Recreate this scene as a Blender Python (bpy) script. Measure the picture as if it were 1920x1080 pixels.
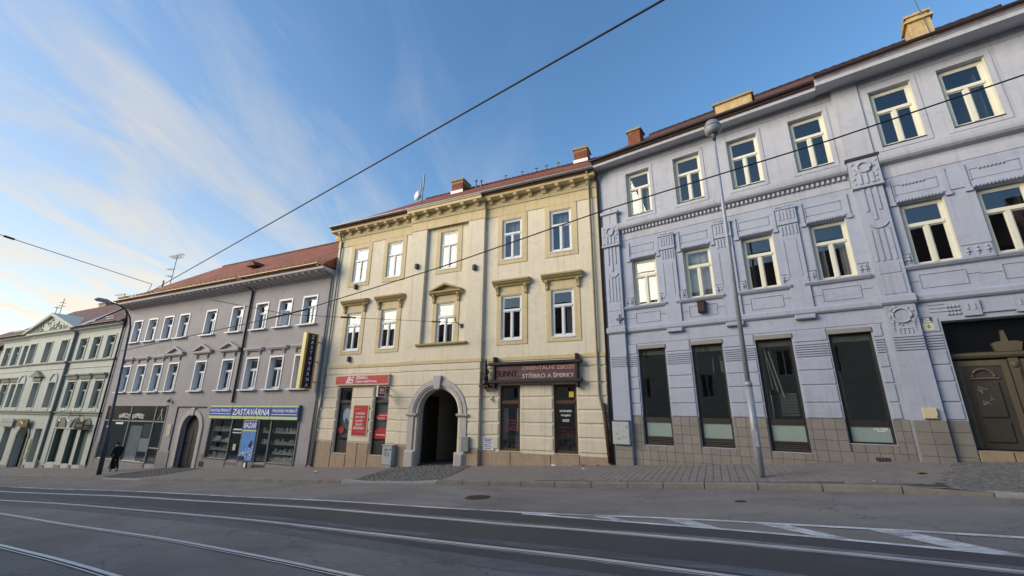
import bpy, math, random
from mathutils import Vector, Matrix
random.seed(7)
rad = math.radians
S = bpy.context.scene
COL = S.collection
for o in list(bpy.data.objects):
    bpy.data.objects.remove(o)

# ------------------------------------------------------------ camera
cam_d = bpy.data.cameras.new('Camera'); cam = bpy.data.objects.new('Camera', cam_d); COL.objects.link(cam)
cam_d.sensor_width = 36.0; cam_d.lens = 14.7408; cam_d.clip_end = 3000
_r = Vector((0.90805, 0.41878, 0.00837)); _u = Vector((0.11134, -0.26059, 0.95901)); _f = Vector((-0.40379, 0.86990, 0.28326))
cam.matrix_world = Matrix(((_r.x, _u.x, -_f.x, 3.7047), (_r.y, _u.y, -_f.y, -17.0319), (_r.z, _u.z, -_f.z, 1.6), (0, 0, 0, 1)))
S.camera = cam

# ------------------------------------------------------------ sky, sun, exposure
SKY_OX, SKY_OY = 0.0, 0.0   # where the cirrus pattern starts
SUN_AZ_PAST = 40.0      # degrees the sun stands to the street side of the street axis (-X)
SUN_EL = 18.0
sun_dir = Vector((-math.cos(rad(SUN_AZ_PAST)) * math.cos(rad(SUN_EL)), -math.sin(rad(SUN_AZ_PAST)) * math.cos(rad(SUN_EL)), math.sin(rad(SUN_EL))))
world = bpy.data.worlds.new('World'); S.world = world; world.use_nodes = True
W = world.node_tree; W.nodes.clear()
def wn(t, **k):
    n = W.nodes.new(t)
    for a, b in k.items(): setattr(n, a, b)
    return n
w_out = wn('ShaderNodeOutputWorld'); w_bg = wn('ShaderNodeBackground'); w_bg.inputs[1].default_value = 0.11
sky = wn('ShaderNodeTexSky', sky_type='NISHITA'); sky.sun_disc = False
sky.sun_elevation = rad(SUN_EL)
sky.sun_rotation = math.atan2(sun_dir.x, sun_dir.y)
sky.air_density = 1.25; sky.dust_density = 0.6; sky.ozone_density = 3.2; sky.altitude = 250
tc = wn('ShaderNodeTexCoord'); sep = wn('ShaderNodeSeparateXYZ'); W.links.new(tc.outputs['Generated'], sep.inputs[0])
def wmath(op, a, b=None, clamp=False):
    n = wn('ShaderNodeMath', operation=op); n.use_clamp = clamp
    for i, v in enumerate((a, b)):
        if v is None: continue
        if isinstance(v, (int, float)): n.inputs[i].default_value = v
        else: W.links.new(v, n.inputs[i])
    return n.outputs[0]
zc = wmath('MAXIMUM', wmath('ADD', sep.outputs[2], 0.12), 0.02)
px = wmath('DIVIDE', sep.outputs[0], zc); py = wmath('DIVIDE', sep.outputs[1], zc)
comb = wn('ShaderNodeCombineXYZ'); W.links.new(px, comb.inputs[0]); W.links.new(py, comb.inputs[1])
mp = wn('ShaderNodeMapping'); mp.vector_type = 'TEXTURE'; mp.inputs['Rotation'].default_value = (0, 0, rad(118)); mp.inputs['Scale'].default_value = (0.85, 0.30, 1); mp.inputs['Location'].default_value = (SKY_OX, SKY_OY, 0)
W.links.new(comb.outputs[0], mp.inputs[0])
n1 = wn('ShaderNodeTexNoise'); n1.inputs['Scale'].default_value = 1.0; n1.inputs['Detail'].default_value = 9; n1.inputs['Roughness'].default_value = 0.58; n1.inputs['Distortion'].default_value = 0.7
W.links.new(mp.outputs[0], n1.inputs['Vector'])
cr = wn('ShaderNodeValToRGB'); cr.color_ramp.elements[0].position = 0.43; cr.color_ramp.elements[1].position = 0.74
W.links.new(n1.outputs['Fac'], cr.inputs[0])
# thin cirrus gathers toward the sunward side of the sky and fades out over the opposite side
dp = wn('ShaderNodeVectorMath', operation='DOT_PRODUCT'); W.links.new(tc.outputs['Generated'], dp.inputs[0]); dp.inputs[1].default_value = (-0.86, -0.08, -0.50)
mr = wn('ShaderNodeMapRange'); mr.inputs['From Min'].default_value = -0.38; mr.inputs['From Max'].default_value = 0.80; mr.interpolation_type = 'SMOOTHSTEP'
W.links.new(dp.outputs['Value'], mr.inputs[0])
veil = wmath('POWER', mr.outputs[0], 3.0)
cov = wmath('ADD', wmath('MULTIPLY', cr.outputs[0], wmath('MULTIPLY', wmath('POWER', mr.outputs[0], 1.3), 0.95)), wmath('MULTIPLY', veil, 0.52), True)
zfade = wn('ShaderNodeMapRange'); zfade.inputs['From Min'].default_value = 0.0; zfade.inputs['From Max'].default_value = 0.09; W.links.new(sep.outputs[2], zfade.inputs[0]); cov = wmath('MULTIPLY', cov, zfade.outputs[0])
cmix = wn('ShaderNodeMixRGB'); cmix.inputs['Color2'].default_value = (3.3, 3.15, 2.8, 1)
hs = wn('ShaderNodeHueSaturation'); hs.inputs['Saturation'].default_value = 1.12; W.links.new(sky.outputs[0], hs.inputs['Color'])
W.links.new(cov, cmix.inputs['Fac']); W.links.new(hs.outputs[0], cmix.inputs['Color1'])
ccol = wn('ShaderNodeMixRGB'); ccol.inputs['Color1'].default_value = (4.6, 4.15, 3.35, 1); ccol.inputs['Color2'].default_value = (2.75, 2.78, 2.82, 1)
cel = wn('ShaderNodeMapRange'); cel.inputs['From Min'].default_value = 0.05; cel.inputs['From Max'].default_value = 0.40; W.links.new(sep.outputs[2], cel.inputs[0]); W.links.new(cel.outputs[0], ccol.inputs['Fac']); W.links.new(ccol.outputs[0], cmix.inputs['Color2'])
W.links.new(cmix.outputs[0], w_bg.inputs[0]); W.links.new(w_bg.outputs[0], w_out.inputs[0])

sd = bpy.data.lights.new('Sun', 'SUN'); sd.energy = 2.0; sd.angle = rad(44); sd.color = (1.0, 0.87, 0.68)
sun = bpy.data.objects.new('Sun', sd); COL.objects.link(sun); sun.location = (-40, -30, 40)
sun.rotation_euler = sun_dir.to_track_quat('Z', 'Y').to_euler()
vs = S.view_settings; vs.view_transform = 'Standard'; vs.look = 'None'; vs.exposure = 1.18; vs.gamma = 1.0; vs.use_curve_mapping = False
S.render.engine = 'CYCLES'

# ------------------------------------------------------------ materials
def lin(c):
    return tuple((v / 12.92 if v <= 0.04045 else ((v + 0.055) / 1.055) ** 2.4) for v in (int(c[i:i + 2], 16) / 255 for i in (0, 2, 4)))
MATS = {}
def mat(name, col, rough=0.8, var=0.0, scale=3.0, bump=0.0, bscale=60.0, metal=0.0, streak=0.0, spec=0.5, rnd=0.0, stretch=(1, 1, 1), emit=0.0, patch=0.0, soft=0.0):
    if name in MATS: return MATS[name]
    m = bpy.data.materials.new(name); m.use_nodes = True; N = m.node_tree; b = N.nodes['Principled BSDF']
    c = lin(col) if isinstance(col, str) else col
    b.inputs['Base Color'].default_value = (*c, 1); b.inputs['Roughness'].default_value = rough; b.inputs['Metallic'].default_value = metal
    b.inputs['Specular IOR Level'].default_value = spec
    geo = N.nodes.new('ShaderNodeNewGeometry'); L = N.links.new
    last = None
    def mul(fac_socket, lo, hi, a0, a1):
        nonlocal last
        r = N.nodes.new('ShaderNodeMapRange'); L(fac_socket, r.inputs[0]); r.inputs[1].default_value = lo; r.inputs[2].default_value = hi; r.inputs[3].default_value = a0; r.inputs[4].default_value = a1
        mx = N.nodes.new('ShaderNodeMixRGB'); mx.blend_type = 'MULTIPLY'; mx.inputs[0].default_value = 1
        if last is None: mx.inputs[1].default_value = (*c, 1)
        else: L(last, mx.inputs[1])
        L(r.outputs[0], mx.inputs[2]); last = mx.outputs[0]
    if var:
        mpn = N.nodes.new('ShaderNodeMapping'); mpn.inputs['Scale'].default_value = stretch; L(geo.outputs['Position'], mpn.inputs[0])
        t = N.nodes.new('ShaderNodeTexNoise'); t.inputs['Scale'].default_value = scale; t.inputs['Detail'].default_value = 6; t.inputs['Roughness'].default_value = 0.62; L(mpn.outputs[0], t.inputs['Vector'])
        mul(t.outputs['Fac'], 0.28, 0.72, 1 - var, 1 + var)
        t2 = N.nodes.new('ShaderNodeTexNoise'); t2.inputs['Scale'].default_value = scale * 7; t2.inputs['Detail'].default_value = 4; L(mpn.outputs[0], t2.inputs['Vector'])
        mul(t2.outputs['Fac'], 0.3, 0.7, 1 - var * 0.6, 1 + var * 0.6)
    if streak:
        mpn = N.nodes.new('ShaderNodeMapping'); mpn.inputs['Scale'].default_value = (4.5, 4.5, 0.16); L(geo.outputs['Position'], mpn.inputs[0])
        t = N.nodes.new('ShaderNodeTexNoise'); t.inputs['Scale'].default_value = 1.3; t.inputs['Detail'].default_value = 7; t.inputs['Roughness'].default_value = 0.7; L(mpn.outputs[0], t.inputs['Vector'])
        mul(t.outputs['Fac'], 0.38, 0.47, 1 - streak, 1.0)
    if patch:
        for sd_, st_ in ((1.1, (1, 1, 1)), (2.7, (.7, .7, 1.6))):
            mpn = N.nodes.new('ShaderNodeMapping'); mpn.inputs['Scale'].default_value = st_; mpn.inputs['Location'].default_value = (sd_ * 7, sd_, 3); L(geo.outputs['Position'], mpn.inputs[0])
            t = N.nodes.new('ShaderNodeTexNoise'); t.inputs['Scale'].default_value = sd_; t.inputs['Detail'].default_value = 10; t.inputs['Roughness'].default_value = 0.72; L(mpn.outputs[0], t.inputs['Vector'])
            mul(t.outputs['Fac'], 0.565, 0.60, 1.0, 1 - patch)
            mul(t.outputs['Fac'], 0.36, 0.385, 1 + patch * .6, 1.0)
    if rnd:
        oi = N.nodes.new('ShaderNodeObjectInfo'); mul(oi.outputs['Random'], 0, 1, 1 - rnd, 1 + rnd)
    if last is not None: L(last, b.inputs['Base Color'])
    if bump:
        t = N.nodes.new('ShaderNodeTexNoise'); t.inputs['Scale'].default_value = bscale; t.inputs['Detail'].default_value = 5; L(geo.outputs['Position'], t.inputs['Vector'])
        bp = N.nodes.new('ShaderNodeBump'); bp.inputs['Strength'].default_value = bump; bp.inputs['Distance'].default_value = 0.02; L(t.outputs['Fac'], bp.inputs['Height']); L(bp.outputs[0], b.inputs['Normal'])
        if soft:
            bv = N.nodes.new('ShaderNodeBevel'); bv.samples = 4; bv.inputs[0].default_value = soft; L(bv.outputs[0], bp.inputs['Normal'])
    if emit:
        b.inputs['Emission Color'].default_value = (*c, 1); b.inputs['Emission Strength'].default_value = emit
    MATS[name] = m; return m
def glass(name, tint, refl, wav=0.0011, rough=0.008):
    if name in MATS: return MATS[name]
    m = bpy.data.materials.new(name); m.use_nodes = True; N = m.node_tree; L = N.links.new
    for n in list(N.nodes): N.nodes.remove(n)
    o = N.nodes.new('ShaderNodeOutputMaterial'); mx = N.nodes.new('ShaderNodeMixShader'); tr = N.nodes.new('ShaderNodeBsdfTransparent'); gl = N.nodes.new('ShaderNodeBsdfGlossy')
    tr.inputs[0].default_value = (*tint, 1); gl.inputs['Roughness'].default_value = rough; gl.inputs[0].default_value = (0.95, 0.95, 0.95, 1)
    # Schlick reflectance, the same on the outer and the inner face of the pane
    fr = N.nodes.new('ShaderNodeLayerWeight'); fr.inputs[0].default_value = 0.5
    pw = N.nodes.new('ShaderNodeMath'); pw.operation = 'POWER'; pw.inputs[1].default_value = 4.0; L(fr.outputs['Facing'], pw.inputs[0])
    ad = N.nodes.new('ShaderNodeMath'); ad.operation = 'MULTIPLY_ADD'; ad.inputs[1].default_value = 0.85; ad.inputs[2].default_value = refl; ad.use_clamp = True; L(pw.outputs[0], ad.inputs[0])
    geo = N.nodes.new('ShaderNodeNewGeometry'); t = N.nodes.new('ShaderNodeTexNoise'); t.inputs['Scale'].default_value = 1.7; t.inputs['Detail'].default_value = 1; L(geo.outputs['Position'], t.inputs['Vector'])
    bp = N.nodes.new('ShaderNodeBump'); bp.inputs['Strength'].default_value = 1; bp.inputs['Distance'].default_value = wav; L(t.outputs['Fac'], bp.inputs['Height']); L(bp.outputs[0], gl.inputs['Normal'])
    L(ad.outputs[0], mx.inputs[0]); L(tr.outputs[0], mx.inputs[1]); L(gl.outputs[0], mx.inputs[2]); L(mx.outputs[0], o.inputs[0])
    MATS[name] = m; return m
def tiles_mat(name, c1, c2, sx, sz):
    # clay roof tiles too small to tell apart: rows, joints and colour of each tile
    m = bpy.data.materials.new(name); m.use_nodes = True; N = m.node_tree; L = N.links.new; b = N.nodes['Principled BSDF']; b.inputs['Roughness'].default_value = 0.75
    tcn = N.nodes.new('ShaderNodeTexCoord'); br = N.nodes.new('ShaderNodeTexBrick'); L(tcn.outputs['UV'], br.inputs['Vector'])
    br.inputs['Color1'].default_value = (*lin(c1), 1); br.inputs['Color2'].default_value = (*lin(c2), 1); br.inputs['Mortar'].default_value = (*[v * 0.35 for v in lin(c2)], 1)
    br.inputs['Scale'].default_value = 1; br.inputs['Brick Width'].default_value = sx; br.inputs['Row Height'].default_value = sz; br.inputs['Mortar Size'].default_value = 0.018; br.inputs['Mortar Smooth'].default_value = 0.6
    geo = N.nodes.new('ShaderNodeNewGeometry'); t = N.nodes.new('ShaderNodeTexNoise'); t.inputs['Scale'].default_value = 0.7; t.inputs['Detail'].default_value = 6; L(geo.outputs['Position'], t.inputs['Vector'])
    r = N.nodes.new('ShaderNodeMapRange'); L(t.outputs['Fac'], r.inputs[0]); r.inputs[1].default_value = 0.3; r.inputs[2].default_value = 0.7; r.inputs[3].default_value = 0.72; r.inputs[4].default_value = 1.2
    mx = N.nodes.new('ShaderNodeMixRGB'); mx.blend_type = 'MULTIPLY'; mx.inputs[0].default_value = 1; L(br.outputs['Color'], mx.inputs[1]); L(r.outputs[0], mx.inputs[2]); L(mx.outputs[0], b.inputs['Base Color'])
    bp = N.nodes.new('ShaderNodeBump'); bp.inputs['Strength'].default_value = 0.9; bp.inputs['Distance'].default_value = 0.03; bp.invert = True; L(br.outputs['Fac'], bp.inputs['Height']); L(bp.outputs[0], b.inputs['Normal'])
    MATS[name] = m; return m

M_cream = mat('cream_stucco', 'ddd1b9', 0.9, 0.05, 0.9, 0.25, 40, streak=0.13, patch=0.07, soft=0.014)
M_ochre = mat('ochre_stucco', 'cebb92', 0.9, 0.05, 1.2, 0.2, 40, streak=0.13, patch=0.07, soft=0.014)
M_hood = mat('weathered_ochre_moulding', 'a8966a', 0.9, 0.14, 3, 0.2, 40, soft=0.014)
M_creamplinth = mat('cream_house_plinth', 'a8917a', 0.85, 0.14, 1.6, 0.3, 30, streak=0.15)
M_stone = mat('grey_portal_stone', 'b7b0aa', 0.85, 0.12, 4, 0.4, 50)
M_grey = mat('mauve_grey_stucco', 'a39d9c', 0.92, 0.05, 0.8, 0.2, 40, streak=0.08, patch=0.07, soft=0.014)
M_greytrim = mat('pale_grey_trim', 'b3aead', 0.85, 0.06, 4)
M_greybase = mat('grey_house_base_stone', '8f8984', 0.9, 0.12, 2.5, 0.3, 40)
M_green = mat('pale_green_stucco', 'c1c2b6', 0.92, 0.05, 0.9, 0.2, 40, streak=0.08, patch=0.07, soft=0.014)
M_greentrim = mat('dark_green_grey_trim', '8a8d7f', 0.9, 0.08, 3)
M_greendark = mat('green_reveal', '5d6f63', 0.9, 0.06, 3)
M_blue = mat('lavender_blue_stucco', 'a6abba', 0.9, 0.05, 0.7, 0.2, 40, streak=0.12, patch=0.07, soft=0.014)
M_bluelt = mat('pale_lavender_stucco', 'b1b2ba', 0.9, 0.045, 0.7, 0.2, 40, streak=0.12, patch=0.07, soft=0.014)
M_bluetrim = mat('greyish_lavender_trim', 'a7abba', 0.9, 0.05, 1.5, 0.15, 40, streak=0.12, soft=0.014)
M_whitef = mat('white_window_paint', 'd9dadc', 0.5, 0.04, 5)
M_creamf = mat('cream_yellow_window_paint', 'd8d5c3', 0.55, 0.04, 5)
M_brownf = mat('dark_brown_frame', '2a2422', 0.5, 0.1, 6)
M_woodf = mat('brown_wood_frame', '4a3320', 0.6, 0.15, 8)
M_dark = mat('dark_interior', '5f5b55', 0.95, 0.2, 1.1)
M_black = mat('black_panel', '0d0d10', 0.25)
M_white = mat('white_lettering', 'e8e8ea', 0.6)
M_curt = mat('white_curtain', 'c4c1ba', 0.95, 0.04, 3)
M_blind = mat('grey_blind', '8d8d8d', 0.9, 0.03, 3)
M_zinc = mat('zinc_gutter', '8b8d8f', 0.5, 0.12, 5, metal=0.7)
M_copper = mat('copper_gutter', '8f7558', 0.4, 0.15, 4, metal=0.75)
M_rust = mat('rusty_brown_pipe', '46301f', 0.7, 0.25, 8)
M_dkpipe = mat('dark_brown_downpipe', '33292a', 0.5, 0.1, 5)
M_brick = mat('chimney_brick', '804733', 0.9, 0.3, 6, 0.4, 30, rnd=0.2)
M_brickmortar = mat('chimney_mortar', '8c7a6a', 0.95, 0.15, 8)
M_chcap = mat('chimney_cap_concrete', '8f8468', 0.95, 0.2, 5)
M_chstucco = mat('sandy_chimney_stucco', 'b39b72', 0.95, 0.24, 5, 0.3, 30, streak=.25)
M_glass = glass('window_glass', (0.80, 0.82, 0.82), 0.065)
M_glassshop = glass('shop_glass', (0.90, 0.91, 0.90), 0.11, 0.0008)
M_glassmilk = mat('greenish_milk_glass', '8d9c96', 0.25, 0.05, 2)
M_tileplinth = mat('taupe_plinth_tile', '857e77', 0.5, 0.09, 2.2, 0.1, 30, rnd=0.07)
M_grout = mat('dark_grout', '57504b', 0.95)
M_antr = mat('antenna_metal', '6c6e70', 0.5, metal=0.5)
M_roofcream = tiles_mat('brown_red_roof_tiles', '97532f', '7c4325', 0.22, 0.34)
M_roofgrey = tiles_mat('orange_red_roof_tiles', '9c5738', '874b30', 0.22, 0.34)
M_roofgreen = tiles_mat('dull_brown_roof_tiles', '6e4538', '593a34', 0.22, 0.34)
M_roofblue = tiles_mat('dark_brown_roof_tiles', '74432c', '573222', 0.22, 0.34)
M_sheet = mat('grey_sheet_metal', '8f9399', 0.45, 0.1, 3, metal=0.4)
M_red = mat('red_sign', 'b3242b', 0.4, 0.04, 3)
M_redd = mat('dark_red_sign', '8d1a26', 0.4)
M_yellow = mat('yellow_sign', 'd6b53a', 0.45, 0.05, 3)
M_lime = mat('pale_lime_strip', 'c6cf93', 0.45, 0.05, 3)
M_signblue = mat('blue_sign', '1f4f9c', 0.4, 0.05, 3)
M_navy = mat('navy_sign', '17123f', 0.4)

# ------------------------------------------------------------ mesh building
class MB:
    def __init__(s): s.v = []; s.f = []; s.uv = None
    def add(s, vs, fs):
        n = len(s.v); s.v += [tuple(p) for p in vs]; s.f += [tuple(i + n for i in f) for f in fs]; return s
    def box(s, x0, x1, y0, y1, z0, z1):
        if x0 > x1: x0, x1 = x1, x0
        if y0 > y1: y0, y1 = y1, y0
        if z0 > z1: z0, z1 = z1, z0
        return s.add([(x0, y0, z0), (x1, y0, z0), (x1, y1, z0), (x0, y1, z0), (x0, y0, z1), (x1, y0, z1), (x1, y1, z1), (x0, y1, z1)],
                     [(0, 3, 2, 1), (4, 5, 6, 7), (0, 1, 5, 4), (1, 2, 6, 5), (2, 3, 7, 6), (3, 0, 4, 7)])
    def cham(s, x0, x1, y0, y1, z0, z1, c):
        # box whose street-side (y0) face has chamfered edges
        return s.add([(x0 + c, y0, z0 + c), (x1 - c, y0, z0 + c), (x1 - c, y0, z1 - c), (x0 + c, y0, z1 - c),
                      (x0, y0 + c, z0), (x1, y0 + c, z0), (x1, y0 + c, z1), (x0, y0 + c, z1),
                      (x0, y1, z0), (x1, y1, z0), (x1, y1, z1), (x0, y1, z1)],
                     [(0, 1, 2, 3), (0, 4, 5, 1), (1, 5, 6, 2), (2, 6, 7, 3), (3, 7, 4, 0), (4, 8, 9, 5), (5, 9, 10, 6), (6, 10, 11, 7), (7, 11, 8, 4), (9, 8, 11, 10)])
    def quad(s, a, b, c, d): return s.add([a, b, c, d], [(0, 1, 2, 3)])
    def prism(s, pts, y0, y1):
        # polygon in x,z (counter-clockwise seen from the street) pushed from y0 to y1
        n = len(pts)
        return s.add([(x, y0, z) for x, z in pts] + [(x, y1, z) for x, z in pts],
                     [tuple(range(n)), tuple(range(2 * n - 1, n - 1, -1))] + [(i, n + i, n + (i + 1) % n, (i + 1) % n) for i in range(n)])
    def prof(s, pts, x0, x1):
        # closed profile in y,z run along x
        n = len(pts)
        return s.add([(x0, y, z) for y, z in pts] + [(x1, y, z) for y, z in pts],
                     [tuple(range(n - 1, -1, -1)), tuple(range(n, 2 * n))] + [(i, (i + 1) % n, n + (i + 1) % n, n + i) for i in range(n)])
    def tube(s, pts, r, n=8, r2=None, caps=True):
        pts = [Vector(p) for p in pts]; k0 = len(s.v); m = len(pts)
        for i, p in enumerate(pts):
            d = (pts[min(i + 1, m - 1)] - pts[max(i - 1, 0)]).normalized()
            a = d.cross(Vector((0, 0, 1)) if abs(d.z) < 0.9 else Vector((1, 0, 0))).normalized(); b = d.cross(a)
            rr = r if r2 is None else r + (r2 - r) * i / (m - 1)
            if isinstance(r, (list, tuple)): rr = r[i]
            s.v += [tuple(p + (a * math.cos(2 * math.pi * j / n) + b * math.sin(2 * math.pi * j / n)) * rr) for j in range(n)]
        for i in range(m - 1):
            for j in range(n):
                s.f.append((k0 + i * n + j, k0 + i * n + (j + 1) % n, k0 + (i + 1) * n + (j + 1) % n, k0 + (i + 1) * n + j))
        if caps:
            s.f.append(tuple(k0 + j for j in range(n - 1, -1, -1))); s.f.append(tuple(k0 + (m - 1) * n + j for j in range(n)))
        return s
    def ring(s, c, R, r, a0=0, a1=360, n=20, axis='y', k=6):
        # torus section lying in the facade plane
        full = (a1 - a0) >= 360
        pts = []
        for i in range(n + 1):
            a = rad(a0 + (a1 - a0) * i / n)
            pts.append((c[0] + R * math.cos(a), c[1], c[2] + R * math.sin(a)))
        return s.tube(pts, r, k, caps=not full)
    def ball(s, c, r, sy=1.0, sz=1.0, n=8, m=5):
        k0 = len(s.v)
        for i in range(m + 1):
            t = math.pi * i / m
            for j in range(n):
                a = 2 * math.pi * j / n
                s.v.append((c[0] + r * math.sin(t) * math.cos(a), c[1] + sy * r * math.sin(t) * math.sin(a), c[2] + sz * r * math.cos(t)))
        for i in range(m):
            for j in range(n):
                s.f.append((k0 + i * n + j, k0 + (i + 1) * n + j, k0 + (i + 1) * n + (j + 1) % n, k0 + i * n + (j + 1) % n))
        return s

ORG = {}          # frame position of every object's origin
ROTB = rad(-11.1)
JB = Vector((0, 0, 0))
FR = {}           # frame of every object: 'A' straight row of houses, 'B' the blue house turned by 11 degrees
def toworld(p, fr):
    p = Vector(p)
    if fr == 'B':
        c, s_ = math.cos(ROTB), math.sin(ROTB)
        return Vector((p.x * c - p.y * s_, p.x * s_ + p.y * c, p.z))
    return p
def place(o, c, parent, fr):
    if parent is not None:
        fr = FR[parent.name]; o.parent = parent; o.location = Vector(c) - ORG[parent.name]
    else:
        o.location = toworld(c, fr)
        if fr == 'B': o.rotation_euler.z = ROTB
    ORG[o.name] = Vector(c); FR[o.name] = fr
def tag(o, label=None, cat=None, group=None, kind=None):
    if label: o['label'] = label
    if cat: o['category'] = cat
    if group: o['group'] = group
    if kind: o['kind'] = kind
    return o
def thing(name, label, cat, loc, fr='A', group=None):
    o = bpy.data.objects.new(name, None); COL.objects.link(o); o.empty_display_size = 0.3
    place(o, loc, None, fr); tag(o, label, cat, group); return o
def obj(name, mb, m, parent=None, fr='A', smooth=False, org=None, uvf=None):
    xs = [p[0] for p in mb.v]; ys = [p[1] for p in mb.v]; zs = [p[2] for p in mb.v]
    c = Vector(org) if org else Vector(((min(xs) + max(xs)) / 2, (min(ys) + max(ys)) / 2, min(zs)))
    me = bpy.data.meshes.new(name); me.from_pydata([(p[0] - c.x, p[1] - c.y, p[2] - c.z) for p in mb.v], [], mb.f)
    me.materials.append(m)
    if smooth:
        for pl in me.polygons: pl.use_smooth = True
    if uvf:
        uv = me.uv_layers.new(name='UVMap')
        for lp in me.loops:
            uv.data[lp.index].uv = uvf(Vector(mb.v[lp.vertex_index]))
    me.update()
    o = bpy.data.objects.new(name, me); COL.objects.link(o); place(o, c, parent, fr); return o
SHARED = {}
def piece(name, key, make, m, pos, parent=None, fr='A', smooth=False):
    # alike pieces share one mesh built round its own origin
    k = (name, key, m.name)
    if k not in SHARED:
        mb = MB(); make(mb); me = bpy.data.meshes.new(name); me.from_pydata(mb.v, [], mb.f); me.materials.append(m)
        if smooth:
            for pl in me.polygons: pl.use_smooth = True
        SHARED[k] = me
    o = bpy.data.objects.new(name, SHARED[k]); COL.objects.link(o); place(o, pos, parent, fr); return o
def bx(name, m, x0, x1, y0, y1, z0, z1, parent=None, fr='A'):
    return obj(name, MB().box(x0, x1, y0, y1, z0, z1), m, parent, fr)

def text(body, h, m, pos, parent, width=None, shear=0.0, name='lettering', axis='x', arc=None, off=0.004):
    cu = bpy.data.curves.new('t', 'FONT'); cu.body = body; cu.size = 1.0; cu.align_x = 'CENTER'; cu.align_y = 'CENTER'; cu.extrude = 0.0; cu.shear = shear; cu.offset = 0.012
    to = bpy.data.objects.new('t', cu); COL.objects.link(to)
    dg = bpy.context.evaluated_depsgraph_get(); ev = to.evaluated_get(dg); me0 = bpy.data.meshes.new_from_object(ev)
    vs_ = [v.co.copy() for v in me0.vertices]; fs_ = [tuple(p.vertices) for p in me0.polygons]
    bpy.data.objects.remove(to); bpy.data.curves.remove(cu); bpy.data.meshes.remove(me0)
    if not vs_: return None
    x0 = min(v.x for v in vs_); x1 = max(v.x for v in vs_); y0 = min(v.y for v in vs_); y1 = max(v.y for v in vs_)
    sy = h / max(y1 - y0, 1e-6); sx = (width / max(x1 - x0, 1e-6)) if width else sy
    cx, cy = (x0 + x1) / 2, (y0 + y1) / 2
    mb = MB(); n = len(vs_); out = []
    for lay in (0, 1):
        for v in vs_:
            X = (v.x - cx) * sx; Z = (v.y - cy) * sy
            if arc:
                a = X / arc; X2 = (arc + Z) * math.sin(a); Z2 = (arc + Z) * math.cos(a) - arc; X, Z = X2, Z2
            y = -off if lay == 0 else 0.0
            out.append((X, y, Z) if axis == 'x' else (-y, X, Z))
    mb.v = out; mb.f = [tuple(f) for f in fs_]
    # edge walls so that the letters have thickness
    ec = {}
    for f in fs_:
        for i in range(len(f)):
            e = (f[i], f[(i + 1) % len(f)]); k = tuple(sorted(e)); ec.setdefault(k, []).append(e)
    for k, l in ec.items():
        if len(l) == 1: a, b = l[0]; mb.f.append((b, a, a + n, b + n))
    me = bpy.data.meshes.new(name); me.from_pydata(mb.v, [], mb.f); me.materials.append(m)
    o = bpy.data.objects.new(name, me); COL.objects.link(o); place(o, pos, parent, 'A'); return o

# ------------------------------------------------------------ ground shape (street falls to the left)
HX = [-260, -75, -60, -52.9, -38, -31, -23.8, -16, -10.8, -5.7, 0, 2.13, 4.47, 6.2, 8.5, 9.6, 10.3, 20, 40, 200]
HZ = [-11, -4.4, -3.7, -3.32, -2.6, -2.17, -1.77, -1.26, -.95, -.6, -.31, -.15, .06, .22, .42, .5, .55, 1.2, 2.5, 9.0]
def interp(x, xs, ys):
    if x <= xs[0]: return ys[0]
    for i in range(len(xs) - 1):
        if x <= xs[i + 1]:
            t = (x - xs[i]) / (xs[i + 1] - xs[i]); return ys[i] + (ys[i + 1] - ys[i]) * t
    return ys[-1]
def h(x): return (interp(x - .8, HX, HZ) + interp(x, HX, HZ) + interp(x + .8, HX, HZ)) / 3
KX = [-260, -90, -40, -27.5, -17.4, -9.7, -4.9, 0, 2.4, 4.2, 5.5, 6.9, 7.7, 8.4, 12, 20, 60]
KY = [-3.3, -3.6, -3.75, -3.9, -4.3, -4.42, -4.45, -4.38, -4.5, -4.9, -5.25, -5.7, -6.0, -6.25, -7.35, -9.9, -22]
def kerb(x): return (interp(x - .6, KX, KY) + interp(x, KX, KY) + interp(x + .6, KX, KY)) / 3
def facade(x): return 0.0 if x < 0 else x * math.tan(ROTB)
def xs_range(a, b, step):
    n = max(1, int(math.ceil((b - a) / step))); return [a + (b - a) * i / n for i in range(n + 1)]
def strip(mb, x0, x1, ya, yb, dz, step=0.7, ny=1, dzb=None):
    # ribbon between two lines y=ya(x) and y=yb(x), draped on the street
    fa = ya if callable(ya) else (lambda x: ya); fb = yb if callable(yb) else (lambda x: yb)
    k0 = len(mb.v); xs = xs_range(x0, x1, step)
    for x in xs:
        for j in range(ny + 1):
            t = j / ny; d = dz if dzb is None else dz + ((dzb(x) if callable(dzb) else dzb) - dz) * t
            mb.v.append((x, fa(x) + (fb(x) - fa(x)) * t, h(x) + d))
    for i in range(len(xs) - 1):
        for j in range(ny):
            a = k0 + i * (ny + 1) + j; mb.f.append((a, a + 1, a + ny + 2, a + ny + 1))
    return mb

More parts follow.
